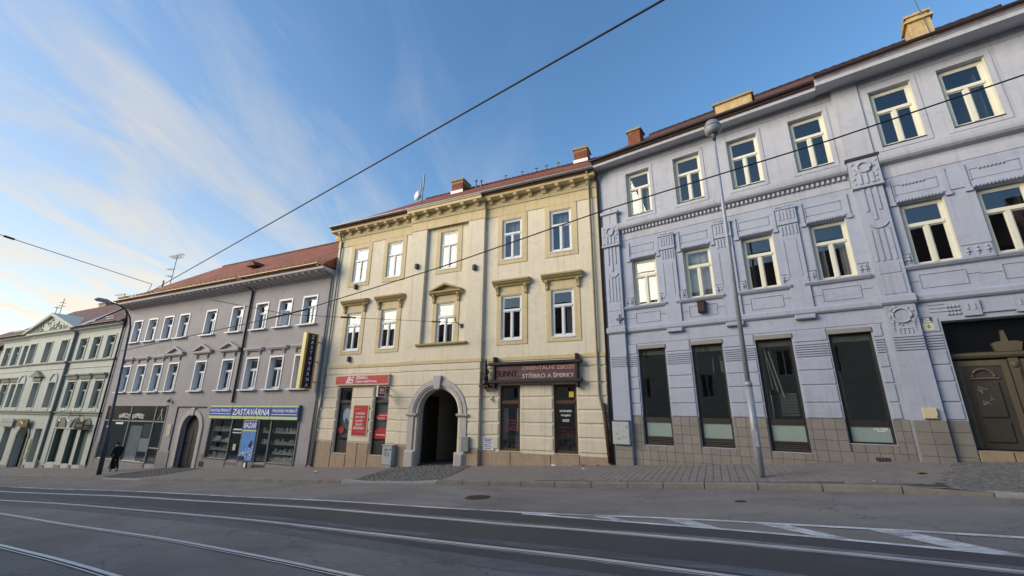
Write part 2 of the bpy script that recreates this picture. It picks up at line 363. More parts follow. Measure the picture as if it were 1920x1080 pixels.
# ------------------------------------------------------------ ground, road, tram tracks, pavement
def smooth_line(px_, py_, w=1.6):
    return lambda x: sum(interp(x + d * w, px_, py_) for d in (-1, -.5, 0, .5, 1)) / 5
ra = smooth_line([-90, -26, -15.6, -10.4, -4.63, -2.37, 0, 2.82, 6.39, 10, 30], [-7.6, -7.83, -7.95, -8.15, -8.6, -8.75, -8.87, -9.3, -10.37, -11.7, -20])
rb = lambda x: ra(x) - 1.44
rc = smooth_line([-90, -30, -15.8, -5.63, -1.16, 3, 8, 30], [-10.4, -10.5, -10.85, -11.62, -12.0, -12.6, -13.9, -23])
rdl = lambda x: rc(x) - 1.40
paint = smooth_line([-90, -18.7, -11.85, -5.56, -3.1, -.2, 2.69, 7.07, 10, 30], [-6.4, -6.87, -7.18, -7.62, -7.76, -7.81, -7.98, -8.94, -9.8, -17], 1.0)
low = smooth_line([-90, -18.7, -11.85, -5.56, -3.1, -.2, 2.75, 4.63, 6.65, 10, 30], [-6.5, -6.95, -7.25, -7.7, -7.84, -7.93, -8.55, -9.1, -9.83, -11.1, -19], 1.0)
bandlow = smooth_line([-90, -30, -12.05, -6.84, -3.06, 1.9, 6, 30], [-9.3, -9.5, -9.93, -10.28, -10.67, -11.29, -12.3, -22])

M_ground = mat('street_ground', '5a5a58', 0.95, 0.15, 0.5)
def asphalt(name, col, speck, crack, stretch, rough, warm=0.0):
    m = bpy.data.materials.new(name); m.use_nodes = True; N = m.node_tree; L = N.links.new; b = N.nodes['Principled BSDF']; b.inputs['Roughness'].default_value = rough
    c = lin(col); geo = N.nodes.new('ShaderNodeNewGeometry'); last = None
    def noise(sc, st, det=6, ro=.6):
        mp_ = N.nodes.new('ShaderNodeMapping'); mp_.inputs['Scale'].default_value = st; L(geo.outputs['Position'], mp_.inputs[0]); t = N.nodes.new('ShaderNodeTexNoise'); t.inputs['Scale'].default_value = sc; t.inputs['Detail'].default_value = det; t.inputs['Roughness'].default_value = ro; L(mp_.outputs[0], t.inputs['Vector']); return t.outputs['Fac']
    def mul(sock, lo, hi, a0, a1):
        nonlocal last
        r = N.nodes.new('ShaderNodeMapRange'); L(sock, r.inputs[0])
        for i_, v_ in enumerate((lo, hi, a0, a1)): r.inputs[1 + i_].default_value = v_
        mx = N.nodes.new('ShaderNodeMixRGB'); mx.blend_type = 'MULTIPLY'; mx.inputs[0].default_value = 1
        if last is None: mx.inputs[1].default_value = (*c, 1)
        else: L(last, mx.inputs[1])
        L(r.outputs[0], mx.inputs[2]); last = mx.outputs[0]
    mul(noise(.35, (1, 1, 1)), .35, .65, .86, 1.13); mul(noise(1.1, stretch), .3, .7, .84, 1.15); mul(noise(28, (1, 1, 1), 3, .7), .3, .7, 1 - speck, 1 + speck); mul(noise(110, (1, 1, 1), 2, .8), .35, .65, 1 - speck, 1 + speck)
    # sealed stains with edges of their own
    mul(noise(.55, (.8, 1.4, 1), 9, .68), .60, .64, 1.0, .88); mul(noise(.8, (1.3, .7, 1), 9, .7), .30, .34, 1.14, 1.0)
    if crack:
        mp_ = N.nodes.new('ShaderNodeMapping'); mp_.inputs['Scale'].default_value = (.33, .5, .5); L(geo.outputs['Position'], mp_.inputs[0])
        ad = N.nodes.new('ShaderNodeVectorMath'); t = N.nodes.new('ShaderNodeTexNoise'); t.inputs['Scale'].default_value = 2.2; t.inputs['Detail'].default_value = 6; L(geo.outputs['Position'], t.inputs['Vector'])
        sc_ = N.nodes.new('ShaderNodeVectorMath'); sc_.operation = 'SCALE'; sc_.inputs[3].default_value = .35; L(t.outputs['Color'], sc_.inputs[0]); L(mp_.outputs[0], ad.inputs[0]); L(sc_.outputs[0], ad.inputs[1])
        vo = N.nodes.new('ShaderNodeTexVoronoi'); vo.feature = 'DISTANCE_TO_EDGE'; vo.inputs['Scale'].default_value = 1.0; L(ad.outputs[0], vo.inputs['Vector']); mul(vo.outputs['Distance'], .003, .008, 1 - crack, 1.0)
    L(last, b.inputs['Base Color'])
    bp = N.nodes.new('ShaderNodeBump'); bp.inputs['Strength'].default_value = .6; bp.inputs['Distance'].default_value = .01; L(noise(90, (1, 1, 1), 4, .7), bp.inputs['Height']); L(bp.outputs[0], b.inputs['Normal'])
    MATS[name] = m; return m
M_asph = asphalt('worn_grey_asphalt', '7d7773', .14, .32, (.5, 1.3, 1), .9)
M_asphd = asphalt('dark_smooth_asphalt', '454346', .10, 0, (.12, 1.8, 1), .66)
M_band = mat('pale_bluish_seam_band', '73747a', 0.7, 0.22, 1.4, 0.2, 90, stretch=(0.35, 2.5, 1))
M_paint = mat('worn_white_road_paint', 'cfcecf', 0.75, 0.24, 2.2, 0.2, 80)
def wear(m, lo, hi, sc, st):
    N = m.node_tree; L = N.links.new; b = N.nodes['Principled BSDF']; geo = N.nodes.new('ShaderNodeNewGeometry'); mp_ = N.nodes.new('ShaderNodeMapping'); mp_.inputs['Scale'].default_value = st; L(geo.outputs['Position'], mp_.inputs[0])
    t = N.nodes.new('ShaderNodeTexNoise'); t.inputs['Scale'].default_value = sc; t.inputs['Detail'].default_value = 9; t.inputs['Roughness'].default_value = .75; L(mp_.outputs[0], t.inputs['Vector'])
    r = N.nodes.new('ShaderNodeMapRange'); L(t.outputs['Fac'], r.inputs[0]); r.inputs[1].default_value = lo; r.inputs[2].default_value = hi; L(r.outputs[0], b.inputs['Alpha']); return m
wear(M_paint, .30, .54, 2.4, (.5, 1.6, 1)); wear(M_band, .30, .66, 1.2, (.25, 2.2, 1))
M_rail = mat('polished_rail_steel', 'd5d7db', 0.42, 0.10, 3, metal=0.55)
M_groove = mat('rail_groove', '17171a', 0.7)
M_pave = mat('grey_pavement', '847c76', 0.9, 0.12, 1.2, 0.5, 60)
M_paver = mat('grey_concrete_pavers', '857d78', 0.88, 0.12, 2.5, 0.3, 60)
M_joint = mat('paver_joint_dirt', '464341', 0.95)
M_cobble = mat('granite_cobbles', '6f6c68', 0.8, 0.3, 6.0, 0.3, 60)
M_kerb = mat('granite_kerb', '827b74', 0.85, 0.16, 2.5, 0.3, 60, rnd=0.06)
M_kerbl = mat('pale_dropped_kerb', '9a9490', 0.85, 0.12, 2.5, 0.3, 60, rnd=0.05)

mb = MB(); strip(mb, -260, 200, 160, -160, -0.75, 6)
tag(obj('ground', mb, M_ground), kind='structure')
mb = MB(); strip(mb, -120, 45, kerb, -16.2, -0.15, 0.7, 10)
road = tag(obj('road', mb, M_asph), kind='structure')
mb = MB(); strip(mb, -110, 40, low, lambda x: bandlow(x) + .22, -0.146, 0.7, 6)
obj('dark_track_asphalt', mb, M_asphd, road)
mb = MB(); strip(mb, -60, 30, lambda x: bandlow(x) + .216, lambda x: bandlow(x) - .18, -0.145, 0.7, 2)
obj('seam_band', mb, M_band, road)
mb = MB(); strip(mb, -60, 30, lambda x: rb(x) + .34, lambda x: rb(x) + .09, -0.1415, 0.7)
obj('seam_band', mb, M_band, road)
M_seam = mat('pale_rail_seam', '8d9095', .75, .25, 2.0, stretch=(.3, 2, 1))
wear(M_seam, .36, .66, 1.6, (.25, 2.5, 1))
for fn_, o1, o2 in ((ra, .16, .01), (ra, -.12, -.17), (rb, -.13, -.2)):
    mb = MB(); strip(mb, -60, 28, (lambda x, f=fn_, o=o1: f(x) + o), (lambda x, f=fn_, o=o2: f(x) + o), -0.1412, 0.6); obj('rail_seam', mb, M_seam, road)
mb = MB(); strip(mb, -28, 24, paint, lambda x: paint(x) - .12, -0.1405, 0.5)
obj('edge_line', mb, M_paint, road)
mb = MB(); strip(mb, -.2, 24, lambda x: low(x) + .02, lambda x: low(x) - .08, -0.1410, 0.5)
obj('inner_line', mb, M_paint, road)
for (u0, u1, l0, l1) in ((.0, .25, .4, .65), (1.3, 1.65, 1.75, 2.1), (2.69, 3.12, 3.15, 3.59), (4.12, 4.58, 4.85, 5.22), (5.55, 5.98, 6.15, 6.68), (7.2, 7.7, 8.0, 8.6), (9, 9.6, 10, 10.7)):
    mb = MB(); k = 6; vs_ = []
    for i in range(k + 1):
        t = i / k
        for xa, xb in ((u0, l0), (u1, l1)):
            x = xa + (xb - xa) * t; ya = paint(xa) - .125; yb = low(xb) + .025
            vs_.append((x, ya + (yb - ya) * t, h(x) - .1425))
    mb.add(vs_, [(2 * i, 2 * i + 1, 2 * i + 3, 2 * i + 2) for i in range(k)])
    obj('hatch_mark', mb, M_paint, road)
for nm, fn, lab, hd in (('tram_rail', ra, 'steel tram rail nearest the houses, farthest of the four', .07), ('tram_rail', rb, 'steel tram rail second from the houses, in the dark asphalt', .07),
                    ('tram_rail', rc, 'steel tram rail third from the houses, shiny and thin', .065), ('tram_rail', rdl, 'steel tram rail in the bottom left corner, nearest the viewer', .065)):
    t = thing(nm, lab, 'tram rail', (-10, fn(-10), h(-10) - .15), group='tram rails in the road')
    mb = MB(); strip(mb, -110, 30, fn, lambda x: fn(x) - hd, -0.135, 0.5); n0 = len(mb.v)
    strip(mb, -110, 30, lambda x: fn(x) - hd, lambda x: fn(x) - hd - .003, -0.135, 0.5, dzb=-.148)
    obj('rail_head', mb, M_rail, t)
    mb = MB(); strip(mb, -110, 30, lambda x: fn(x) - hd - .003, lambda x: fn(x) - hd - .045, -0.1400, 0.5); obj('groove', mb, M_groove, t)
    mb = MB(); strip(mb, -110, 30, lambda x: fn(x) - hd - .045, lambda x: fn(x) - hd - .07, -0.136, 0.5); obj('guard_lip', mb, M_rail, t)
def ramp(x, a, b, w=.55): return max(0.0, min(1.0, (x - a) / w, (b - x) / w))
def ktop(x): return -.018 - .075 * max(ramp(x, -27.6, -22.9), ramp(x, -8.9, -4.6), ramp(x, 7.6, 60))
# pavement in front of the houses
mb = MB(); strip(mb, -120, 40, lambda x: facade(x) + .5, lambda x: kerb(x) + .05, -0.008, 0.35, 6, dzb=lambda x: ktop(x) - .012)
pave = tag(obj('pavement', mb, M_pave), kind='structure')
mb = MB(); strip(mb, -60, 40, -16.2, -22.5, -0.02, 1.0, 2)
tag(obj('near_pavement', mb, M_pave), kind='structure')
def drape(x, y):
    t = (y - facade(x)) / (kerb(x) - facade(x)); return h(x) + (ktop(x) - .008) * max(0, min(1, t))
mb = MB(); mj = MB()
x = -1.5
while x < 8.6:
    yk = kerb(x) + .22; y = facade(x) - .02; ofs = random.random() * .2; y -= ofs * .0
    while y - .2 > yk:
        # row end at the driveway is slanted
        lim = 7.35 + (y - kerb(7.4)) * (9.2 - 7.35) / (facade(9.2) - kerb(7.4))
        if x + .2 < lim:
            z = drape(x + .1, y - .1) + .012 + random.uniform(-.003, .003); tl = random.uniform(-.003, .003); g = .007
            z2 = z + h(x + .2) - h(x)
            mb.add([(x + g, y - .2 + g, z + tl), (x + .2 - g, y - .2 + g, z2 + tl), (x + .2 - g, y - g, z2 - tl), (x + g, y - g, z - tl),
                    (x + g, y - .2 + g, z - .03), (x + .2 - g, y - .2 + g, z2 - .03), (x + .2 - g, y - g, z2 - .03), (x + g, y - g, z - .03)],
                   [(0, 1, 2, 3), (0, 4, 5, 1), (1, 5, 6, 2), (2, 6, 7, 3), (3, 7, 4, 0)])
        y -= .2
    x += .2
tag(obj('pavers', mb, M_paver, pave), kind='stuff')
mb = MB(); strip(mb, -1.5, 7.6, lambda x: facade(x) + .1, lambda x: kerb(x) + .2, -0.002, 0.35, 6, dzb=lambda x: ktop(x) - .004); obj('paver_bed', mb, M_joint, pave)
def cobbles(name, inside, x0, x1, size):
    mb = MB(); y0 = -7.5
    x = x0; row = 0
    while x < x1:
        y = y0 + (row % 2) * size * .5
        while y < .2:
            cx = x + random.uniform(-.012, .012); cy = y + random.uniform(-.012, .012)
            if inside(cx, cy):
                a = size * random.uniform(.40, .47); b = size * random.uniform(.40, .47); z = drape(cx, cy) + random.uniform(.008, .026); r_ = random.uniform(-.25, .25); cr_, sr_ = math.cos(r_), math.sin(r_)
                sl = (h(cx + .1) - h(cx - .1)) / .2
                def P(u, v, w): return (cx + u * cr_ - v * sr_, cy + u * sr_ + v * cr_, z + w + sl * (u * cr_ - v * sr_))
                mb.add([P(-a, -b, -.03), P(a, -b, -.03), P(a, b, -.03), P(-a, b, -.03), P(-a * .75, -b * .75, 0), P(a * .75, -b * .75, 0), P(a * .75, b * .75, 0), P(-a * .75, b * .75, 0)],
                       [(4, 5, 6, 7), (0, 1, 5, 4), (1, 2, 6, 5), (2, 3, 7, 6), (3, 0, 4, 7)])
            y += size
        x += size; row += 1
    tag(obj(name, mb, M_cobble, pave), kind='stuff')
def slant(xa0, xa1, xk0, xk1, xm):
    def f(x, y):
        t = max(0, min(1, (y - facade(xm)) / (kerb(xm) - facade(xm))))
        return xa0 + (xk0 - xa0) * t < x < xa1 + (xk1 - xa1) * t and kerb(x) + .24 < y < facade(x) + .02
    return f
cobbles('driveway_cobbles', slant(-10.1, -6.0, -8.5, -4.9, -7), -11, -4, .135)
cobbles('driveway_cobbles', slant(-28.6, -25.0, -27.2, -23.2, -26), -30, -22, .125)
cobbles('driveway_cobbles', slant(9.15, 14.5, 7.45, 14.5, 8.4), 7, 14.5, .125)
# kerb of single granite stones, dropped at the three driveways
kr = thing('kerb', None, None, (0, kerb(0), h(0) - .1)); tag(kr, kind='structure')
x = -48.0; far = MB()
def kerbstone(mbk, xa, xb, top, wid=.24):
    g = .010; vs_ = []
    for X in (xa + g, xb - g):
        y = kerb(X); z = h(X); top = ktop(X)
        vs_ += [(X, y + .02, z - .3), (X, y + .045, z + top - .02), (X, y + .065, z + top), (X, y + wid, z + top + .004), (X, y + wid, z - .3)]
    mbk.add(vs_, [(0, 1, 6, 5), (1, 2, 7, 6), (2, 3, 8, 7), (3, 4, 9, 8), (4, 3, 2, 1, 0), (5, 6, 7, 8, 9)])
while x < 13:
    ln = random.uniform(.92, 1.12) if x < 2.4 else random.uniform(1.0, 1.25)
    mid = x + ln / 2; drop = (-27.3 < mid < -23.2) or (-8.6 < mid < -4.9) or mid > 7.9
    m_ = MB(); kerbstone(m_, x, x + ln, -.09 if drop else -.018, .3 if drop else .24)
    obj('kerb_stone', m_, M_kerbl if drop else M_kerb, kr); x += ln
while x < 40: kerbstone(far, x, x + 1, -.09); x += 1
x = -110
while x < -48: kerbstone(far, x, x + 1, -.018); x += 1
tag(obj('far_kerb_stones', far, M_kerb, kr), kind='stuff')
mb = MB()
strip(mb, -60, 40, -16.0, -16.24, -0.02, 1.0); strip(mb, -60, 40, -16.0, -15.999, -0.02, 1.0, dzb=-.2)
tag(obj('near_kerb', mb, M_kerb), kind='structure')
# manhole cover and drain
def disc(mbd, cx, cy, r, dz, n=24):
    mbd.add([(cx + r * math.cos(2 * math.pi * i / n), cy + r * math.sin(2 * math.pi * i / n), h(cx + r * math.cos(2 * math.pi * i / n)) + dz) for i in range(n)], [tuple(range(n))])
M_iron = mat('cast_iron_cover', '3a3533', 0.6, 0.2, 6, metal=0.4)
mb = MB(); disc(mb, -2.2, -6.35, .34, -.143)
mh = tag(obj('manhole_cover', mb, M_iron), 'dark round manhole cover in the asphalt before the cream house', 'manhole cover')
mb = MB()
for i in range(5): mb.add([(-2.5 + i * .13, -6.55, h(-2.5 + i * .13) - .139), (-2.44 + i * .13, -6.55, h(-2.44 + i * .13) - .139), (-2.44 + i * .13, -6.15, h(-2.44 + i * .13) - .139), (-2.5 + i * .13, -6.15, h(-2.5 + i * .13) - .139)], [(0, 1, 2, 3)])
obj('cover_rib', mb, M_iron, mh)
mb = MB(); disc(mb, 4.0, -6.4, .11, -.143, 14); tag(obj('valve_cover', mb, M_iron), 'small dark valve cover in the road before the blue house', 'valve cover')

# ------------------------------------------------------------ house building blocks
def wall_holes(mb, x0, x1, z0, z1, holes, y=0.0, depth=0.3):
    # front skin at y with openings; each opening gets reveals going back by depth
    # hole: (xa, xb, za, zb) or (xa, xb, za, zspring, 'arch')
    xs = sorted({x0, x1} | {v for q in holes for v in (q[0], q[1]) if x0 < v < x1})
    rects = []
    for q in holes:
        top = q[3] + ((q[1] - q[0]) / 2 * (q[5] if len(q) > 5 else 1.0) if len(q) > 4 else 0); rects.append((q[0], q[1], q[2], top))
    zs = sorted({z0, z1} | {v for r in rects for v in (r[2], r[3]) if z0 < v < z1})
    for i in range(len(xs) - 1):
        j = 0
        while j < len(zs) - 1:
            def inside(jj):
                cx, cz = (xs[i] + xs[i + 1]) / 2, (zs[jj] + zs[jj + 1]) / 2
                return any(r[0] < cx < r[1] and r[2] < cz < r[3] for r in rects)
            if inside(j): j += 1; continue
            k = j
            while k + 1 < len(zs) - 1 and not inside(k + 1): k += 1
            mb.quad((xs[i], y, zs[j]), (xs[i + 1], y, zs[j]), (xs[i + 1], y, zs[k + 1]), (xs[i], y, zs[k + 1])); j = k + 1
    for q, r in zip(holes, rects):
        xa, xb, za = q[0], q[1], q[2]; zt = q[3]; y1 = y + depth
        mb.quad((xa, y, za), (xa, y1, za), (xa, y1, zt), (xa, y, zt)); mb.quad((xb, y1, za), (xb, y, za), (xb, y, zt), (xb, y1, zt))
        mb.quad((xa, y, za), (xb, y, za), (xb, y1, za), (xa, y1, za))
        if len(q) > 4:
            n = 16; cx = (xa + xb) / 2; R = (xb - xa) / 2; k = q[5] if len(q) > 5 else 1.0
            arc = [(cx - R * math.cos(math.pi * i / n), zt + k * R * math.sin(math.pi * i / n)) for i in range(n + 1)]
            for i in range(n):
                a, b = arc[i], arc[i + 1]
                mb.quad((a[0], y, a[1]), (b[0], y, b[1]), (b[0], y, r[3]), (a[0], y, r[3]))
                mb.quad((a[0], y1, a[1]), (b[0], y1, b[1]), (b[0], y, b[1]), (a[0], y, a[1]))
        else:
            mb.quad((xa, y1, zt), (xb, y1, zt), (xb, y, zt), (xa, y, zt))
    return mb
def shell(mb, x0, x1, z0, z1, yf, yb):
    mb.quad((x0, yf, z0), (x0, yb, z0), (x0, yb, z1), (x0, yf, z1)); mb.quad((x1, yb, z0), (x1, yf, z0), (x1, yf, z1), (x1, yb, z1))
    mb.quad((x1, yb, z0), (x0, yb, z0), (x0, yb, z1), (x1, yb, z1))
def interior(root, x0, x1, floors, yf=0.75, yb=4.5):
    mb = MB()
    mb.quad((x0, yb, floors[0]), (x1, yb, floors[0]), (x1, yb, floors[-1]), (x0, yb, floors[-1]))
    for z in floors: mb.box(x0, x1, .32, yb, z - .02, z + .02)
    n = max(2, int((x1 - x0) / 3.6))
    for i in range(n + 1):
        X = x0 + (x1 - x0) * i / n; mb.box(X - .02, X + .02, .34, yb, floors[0], floors[-1])
    return obj('interior', mb, M_dark, root)
WR = random.Random(21)
def window(root, x0, x1, z0, z1, y, fm, fw=.075, trans=.33, gm=None, curtain=None, mull=True, sill=None, sillm=None, depth=.06, sash=.035, name='window'):
    gm = gm or M_glass
    f = MB(); f.box(x0, x0 + fw, y, y + depth, z0, z1).box(x1 - fw, x1, y, y + depth, z0, z1).box(x0 + fw, x1 - fw, y, y + depth, z1 - fw, z1).box(x0 + fw, x1 - fw, y, y + depth, z0, z0 + fw)
    zt = z1 - (z1 - z0) * trans if trans else z1 - fw
    lights = []
    if trans:
        f.box(x0 + fw, x1 - fw, y - .03, y + depth, zt - fw * .6, zt + fw * .6); lights.append((x0 + fw, x1 - fw, zt + fw * .6, z1 - fw)); ztop = zt - fw * .6
    else: ztop = z1 - fw
    if mull:
        c = (x0 + x1) / 2; f.box(c - fw * .62, c + fw * .62, y - .02, y + depth, z0 + fw, ztop)
        lights += [(x0 + fw, c - fw * .62, z0 + fw, ztop), (c + fw * .62, x1 - fw, z0 + fw, ztop)]
    else: lights.append((x0 + fw, x1 - fw, z0 + fw, ztop))
    if sash:
        for a, b, c_, d in lights:
            f.box(a, a + sash, y + .015, y + depth - .01, c_, d).box(b - sash, b, y + .015, y + depth - .01, c_, d).box(a + sash, b - sash, y + .015, y + depth - .01, c_, c_ + sash).box(a + sash, b - sash, y + .015, y + depth - .01, d - sash, d)
    w = obj(name, f, fm, root)
    if curtain is None and name == 'window' and trans:
        r_ = WR.random()
        if r_ < .22: curtain = [(.02, .3, 0, .64, M_curt), (.7, .98, 0, .64, M_curt)]
        elif r_ < .36: curtain = [(.02, .98, .45 + .3 * WR.random(), 1, M_blind)]
        elif r_ < .46: curtain = [(.02, .98, 0, .3, M_curt)]
        elif r_ < .54: curtain = [(.02, .98, 0, 1, M_curt)]
    for a, b, c_, d in lights:
        W_, H_ = round(b - a, 3), round(d - c_, 3)
        piece('pane', (W_, H_), lambda m_: m_.box(-W_ / 2, W_ / 2, 0, .008, 0, H_), gm, ((a + b) / 2, y + depth * .55, c_), w)
    if sill:
        sx0, sx1, sy, sz0, sz1 = sill; m_ = MB(); m_.prof([(sy, sz0), (sy, sz0 + (sz1 - sz0) * .7), (y, sz1), (y, sz0)], sx0, sx1); obj('sill', m_, sillm or fm, w)
    if curtain:
        for (a, b, c_, d, cm) in curtain:
            m_ = MB(); n = 14; yy = y + .22; k0 = 0
            for i in range(n + 1):
                X = x0 + (x1 - x0) * (a + (b - a) * i / n); Y = yy + .025 * math.sin(i * 1.7)
                m_.v += [(X, Y, z0 + (z1 - z0) * c_), (X, Y, z0 + (z1 - z0) * d), (X, Y + .01, z0 + (z1 - z0) * c_), (X, Y + .01, z0 + (z1 - z0) * d)]
            for i in range(n): m_.f += [(4 * i, 4 * i + 4, 4 * i + 5, 4 * i + 1), (4 * i + 2, 4 * i + 3, 4 * i + 7, 4 * i + 6)]
            obj('curtain', m_, cm, w)
    return w
def gable_roof(root, x0, x1, ye, ze, yr, zr, xr0, xr1, m, name='roof', thick=.12, yback=11.0, zback=None):
    # ridge from xr0 to xr1 at yr,zr; eave at ye,ze; ends hipped when the ridge is shorter than the eave
    zback = ze if zback is None else zback
    V = [(x0, ye, ze), (x1, ye, ze), (xr1, yr, zr), (xr0, yr, zr), (x0, yback, zback), (x1, yback, zback)]
    mb = MB(); k = [(p[0], p[1], p[2] - thick) for p in V]
    mb.add(V + k, [(0, 1, 2, 3), (1, 5, 2), (5, 4, 3, 2), (4, 0, 3), (6, 7, 1, 0), (7, 11, 5, 1), (10, 6, 0, 4), (11, 10, 4, 5), (6, 10, 11, 7)])
    sl = math.hypot(yr - ye, zr - ze) / max(abs(yr - ye), .01)
    return obj(name, mb, m, root, uvf=lambda p: (p.x, (p.y - ye) * sl))
def ridge_row(root, x0, x1, y, z, m, step=.34, r=.09):
    mb = MB(); x = x0
    while x < x1:
        mb.tube([(x, y, z), (x + step * .98, y, z + .015)], r, 7, r * 1.14); x += step
    tag(obj('ridge_tiles', mb, m, root), kind='stuff')
def chimney_brick(roof, x0, x1, y0, y1, z0, z1, cap=.16, rows=None):
    core = MB(); core.box(x0 + .02, x1 - .02, y0 + .02, y1 - .02, z0, z1 - cap)
    c = obj('chimney', core, M_brickmortar, roof)
    H_ = .16; n = int((z1 - cap - z0) / H_); W_ = (x1 - x0) / 3
    for r in range(n):
        for i in range(3):
            sh = W_ / 2 if r % 2 else 0
            a = x0 + i * W_ + (sh if i else 0); b = x0 + (i + 1) * W_ + (sh if i < 2 else 0)
            w_ = round(b - a - .02, 3); d_ = round(y1 - y0, 3)
            if w_ > .05: piece('brick', (w_, d_), lambda m_: m_.cham(-w_ / 2, w_ / 2, -.0, d_, 0, H_ - .02, .008), M_brick, ((a + b) / 2, y0, z0 + r * H_), c)
    m_ = MB(); m_.box(x0 - .06, x1 + .06, y0 - .06, y1 + .06, z1 - cap, z1 - cap * .45).box(x0 - .02, x1 + .02, y0 - .02, y1 + .02, z1 - cap * .45, z1); obj('chimney_cap', m_, M_chcap, c)
    return c
def gutter(root, x0, x1, y, z, m, r=.085, brackets=None):
    mb = MB(); n = 8
    for X in (x0, x1):
        for i in range(n + 1):
            a = math.pi + math.pi * i / n
            mb.v += [(X, y + r * math.cos(a), z + r * math.sin(a)), (X, y + (r - .012) * math.cos(a), z + (r - .012) * math.sin(a))]
    k = 2 * (n + 1)
    for i in range(n):
        a = 2 * i; mb.f += [(a, a + 2, k + a + 2, k + a), (a + 1, k + a + 1, k + a + 3, a + 3)]
    mb.f += [(0, k, k + 1, 1), (2 * n, 2 * n + 1, k + 2 * n + 1, k + 2 * n)]
    g = obj('gutter', mb, m, root, smooth=True)
    if brackets:
        X = x0 + brackets / 2
        while X < x1:
            piece('gutter_bracket', (r,), lambda m_: m_.ring((0, 0, 0), r + .01, .012, 180, 360, 8, k=4), m, (X, y, z), g); X += brackets
    return g
def rot_ring_to_yz(mb): 
    return mb
def pipe(root, pts, r, m, name='downpipe', clips=()):
    p = obj(name, MB().tube(pts, r, 10), m, root, smooth=True)
    for z in clips:
        for i in range(len(pts) - 1):
            a, b = pts[i], pts[i + 1]
            if min(a[2], b[2]) <= z <= max(a[2], b[2]):
                t = (z - a[2]) / (b[2] - a[2]); X = a[0] + (b[0] - a[0]) * t; Y = a[1] + (b[1] - a[1]) * t
                piece('pipe_clip', (round(r, 3),), lambda m_: m_.tube([(0, 0, -.02), (0, 0, .02)], r + .012, 10).box(-.012, .012, 0, r + .06, -.012, .012), m, (X, Y, z), p); break
    return p

# ------------------------------------------------------------ cream house
CH = thing('cream_house', 'cream yellow three-storey house with ochre window surrounds and an arched gateway', 'house', (-7.8, 0, h(-7.8)))
cx0 = [-14.34, -11.88, -8.32, -4.71, -2.25]; CW = .99
tops = [(a, a + CW, 8.64, 10.65) for a in cx0]; firsts = [(a, a + CW, 4.74, 6.78) for a in cx0]
gws = [(-14.33, -13.36, -.48, 2.75), (-11.87, -10.9, -.47, 2.75), (-4.75, -3.77, .02, 2.72), (-2.27, -1.27, .02, 2.72)]
gate = (-8.98, -6.73, -1.6, 1.5, 'arch', 1.03)
mb = MB(); wall_holes(mb, -15.75, .02, -2.2, 12.0, tops + firsts + gws + [(-9.05, -6.66, -1.6, 1.5, 'arch', 1.03)], 0, .34); shell(mb, -15.75, .02, -2.2, 12.0, 0, 11)
obj('wall', mb, M_cream, CH)
mb = MB(); wall_holes(mb, -10.15, -5.66, -2.2, 11.46, [(-9.15, -6.58, 4.78, 11.0), gate], -.18, .178)
mb.quad((-10.15, 0, -2.2), (-10.15, -.18, -2.2), (-10.15, -.18, 11.46), (-10.15, 0, 11.46)); mb.quad((-5.66, -.18, -2.2), (-5.66, 0, -2.2), (-5.66, 0, 11.46), (-5.66, -.18, 11.46)); mb.quad((-10.15, -.18, 11.46), (-5.66, -.18, 11.46), (-5.66, 0, 11.46), (-10.15, 0, 11.46))
obj('middle_bay', mb, M_cream, CH)
interior(CH, -15.6, -9.3, [-1.4, 3.7, 7.9, 11.9]); interior(CH, -6.4, -.1, [-.9, 3.7, 7.9, 11.9]); interior(CH, -9.3, -6.4, [3.7, 7.9, 11.9])
# top floor panels and first floor surrounds
for i, a in enumerate(cx0):
    y0 = -.026; b = a + CW; pz1 = 10.94
    m_ = MB(); m_.box(a - .27, a - .03, y0, 0, 8.37, pz1).box(b + .03, b + .29, y0, 0, 8.37, pz1).box(a - .03, b + .03, y0, 0, 8.37, 8.60).box(a - .03, b + .03, y0, 0, 10.69, pz1)
    obj('window_panel', m_, M_ochre, CH)
    m_ = MB(); m_.box(a - .26, a - .03, y0, 0, 4.5, 7.3).box(b + .03, b + .29, y0, 0, 4.5, 7.3).box(a - .03, b + .03, y0, 0, 4.5, 4.70).box(a - .03, b + .03, y0, 0, 6.82, 7.3)
    obj('window_surround', m_, M_ochre, CH)
    c = (a + b) / 2 + .02
    # hood on two scrolled brackets
    if i != 2:
        m_ = MB(); m_.prof([(0, 7.24), (-.10, 7.24), (-.14, 7.32), (-.22, 7.36), (-.27, 7.44), (-.30, 7.44), (-.30, 7.52), (0, 7.57)], c - .93, c + .93); hd = obj('window_hood', m_, M_hood, CH)
    else:
        m_ = MB(); m_.prof([(0, 7.2), (-.12, 7.2), (-.22, 7.3), (-.26, 7.3), (-.26, 7.38), (0, 7.38)], c - .93, c + .93)
        m_.prism([(c - .98, 7.4), (c - .80, 7.4), (c, 7.68), (c + .80, 7.4), (c + .98, 7.4), (c, 7.79)], -.28, 0); m_.prism([(c - .82, 7.385), (c + .82, 7.385), (c, 7.67)], -.06, 0); hd = obj('window_hood', m_, M_hood, CH)
    for sx in (c - .72, c + .72):
        piece('hood_bracket', 1, lambda q: q.prof([(0, 0), (-.06, .0), (-.085, .06), (-.06, .14), (-.1, .24), (-.17, .33), (-.18, .42), (0, .42)], -.065, .065), M_hood, (sx, -.028, 6.83), hd)
cur = {0: [(0.05, .95, .67, 1, M_curt), (.55, .8, 0, .66, M_curt)], 1: [(.02, .98, 0, 1, M_curt)], 2: [(.02, .98, .66, 1, M_blind), (.02, .98, 0, .66, M_curt)], 3: [(.02, .98, .66, 1, M_blind), (.52, .98, 0, .66, M_curt)], 4: [(.02, .98, .66, 1, M_blind), (.5, .98, 0, .66, M_blind)]}
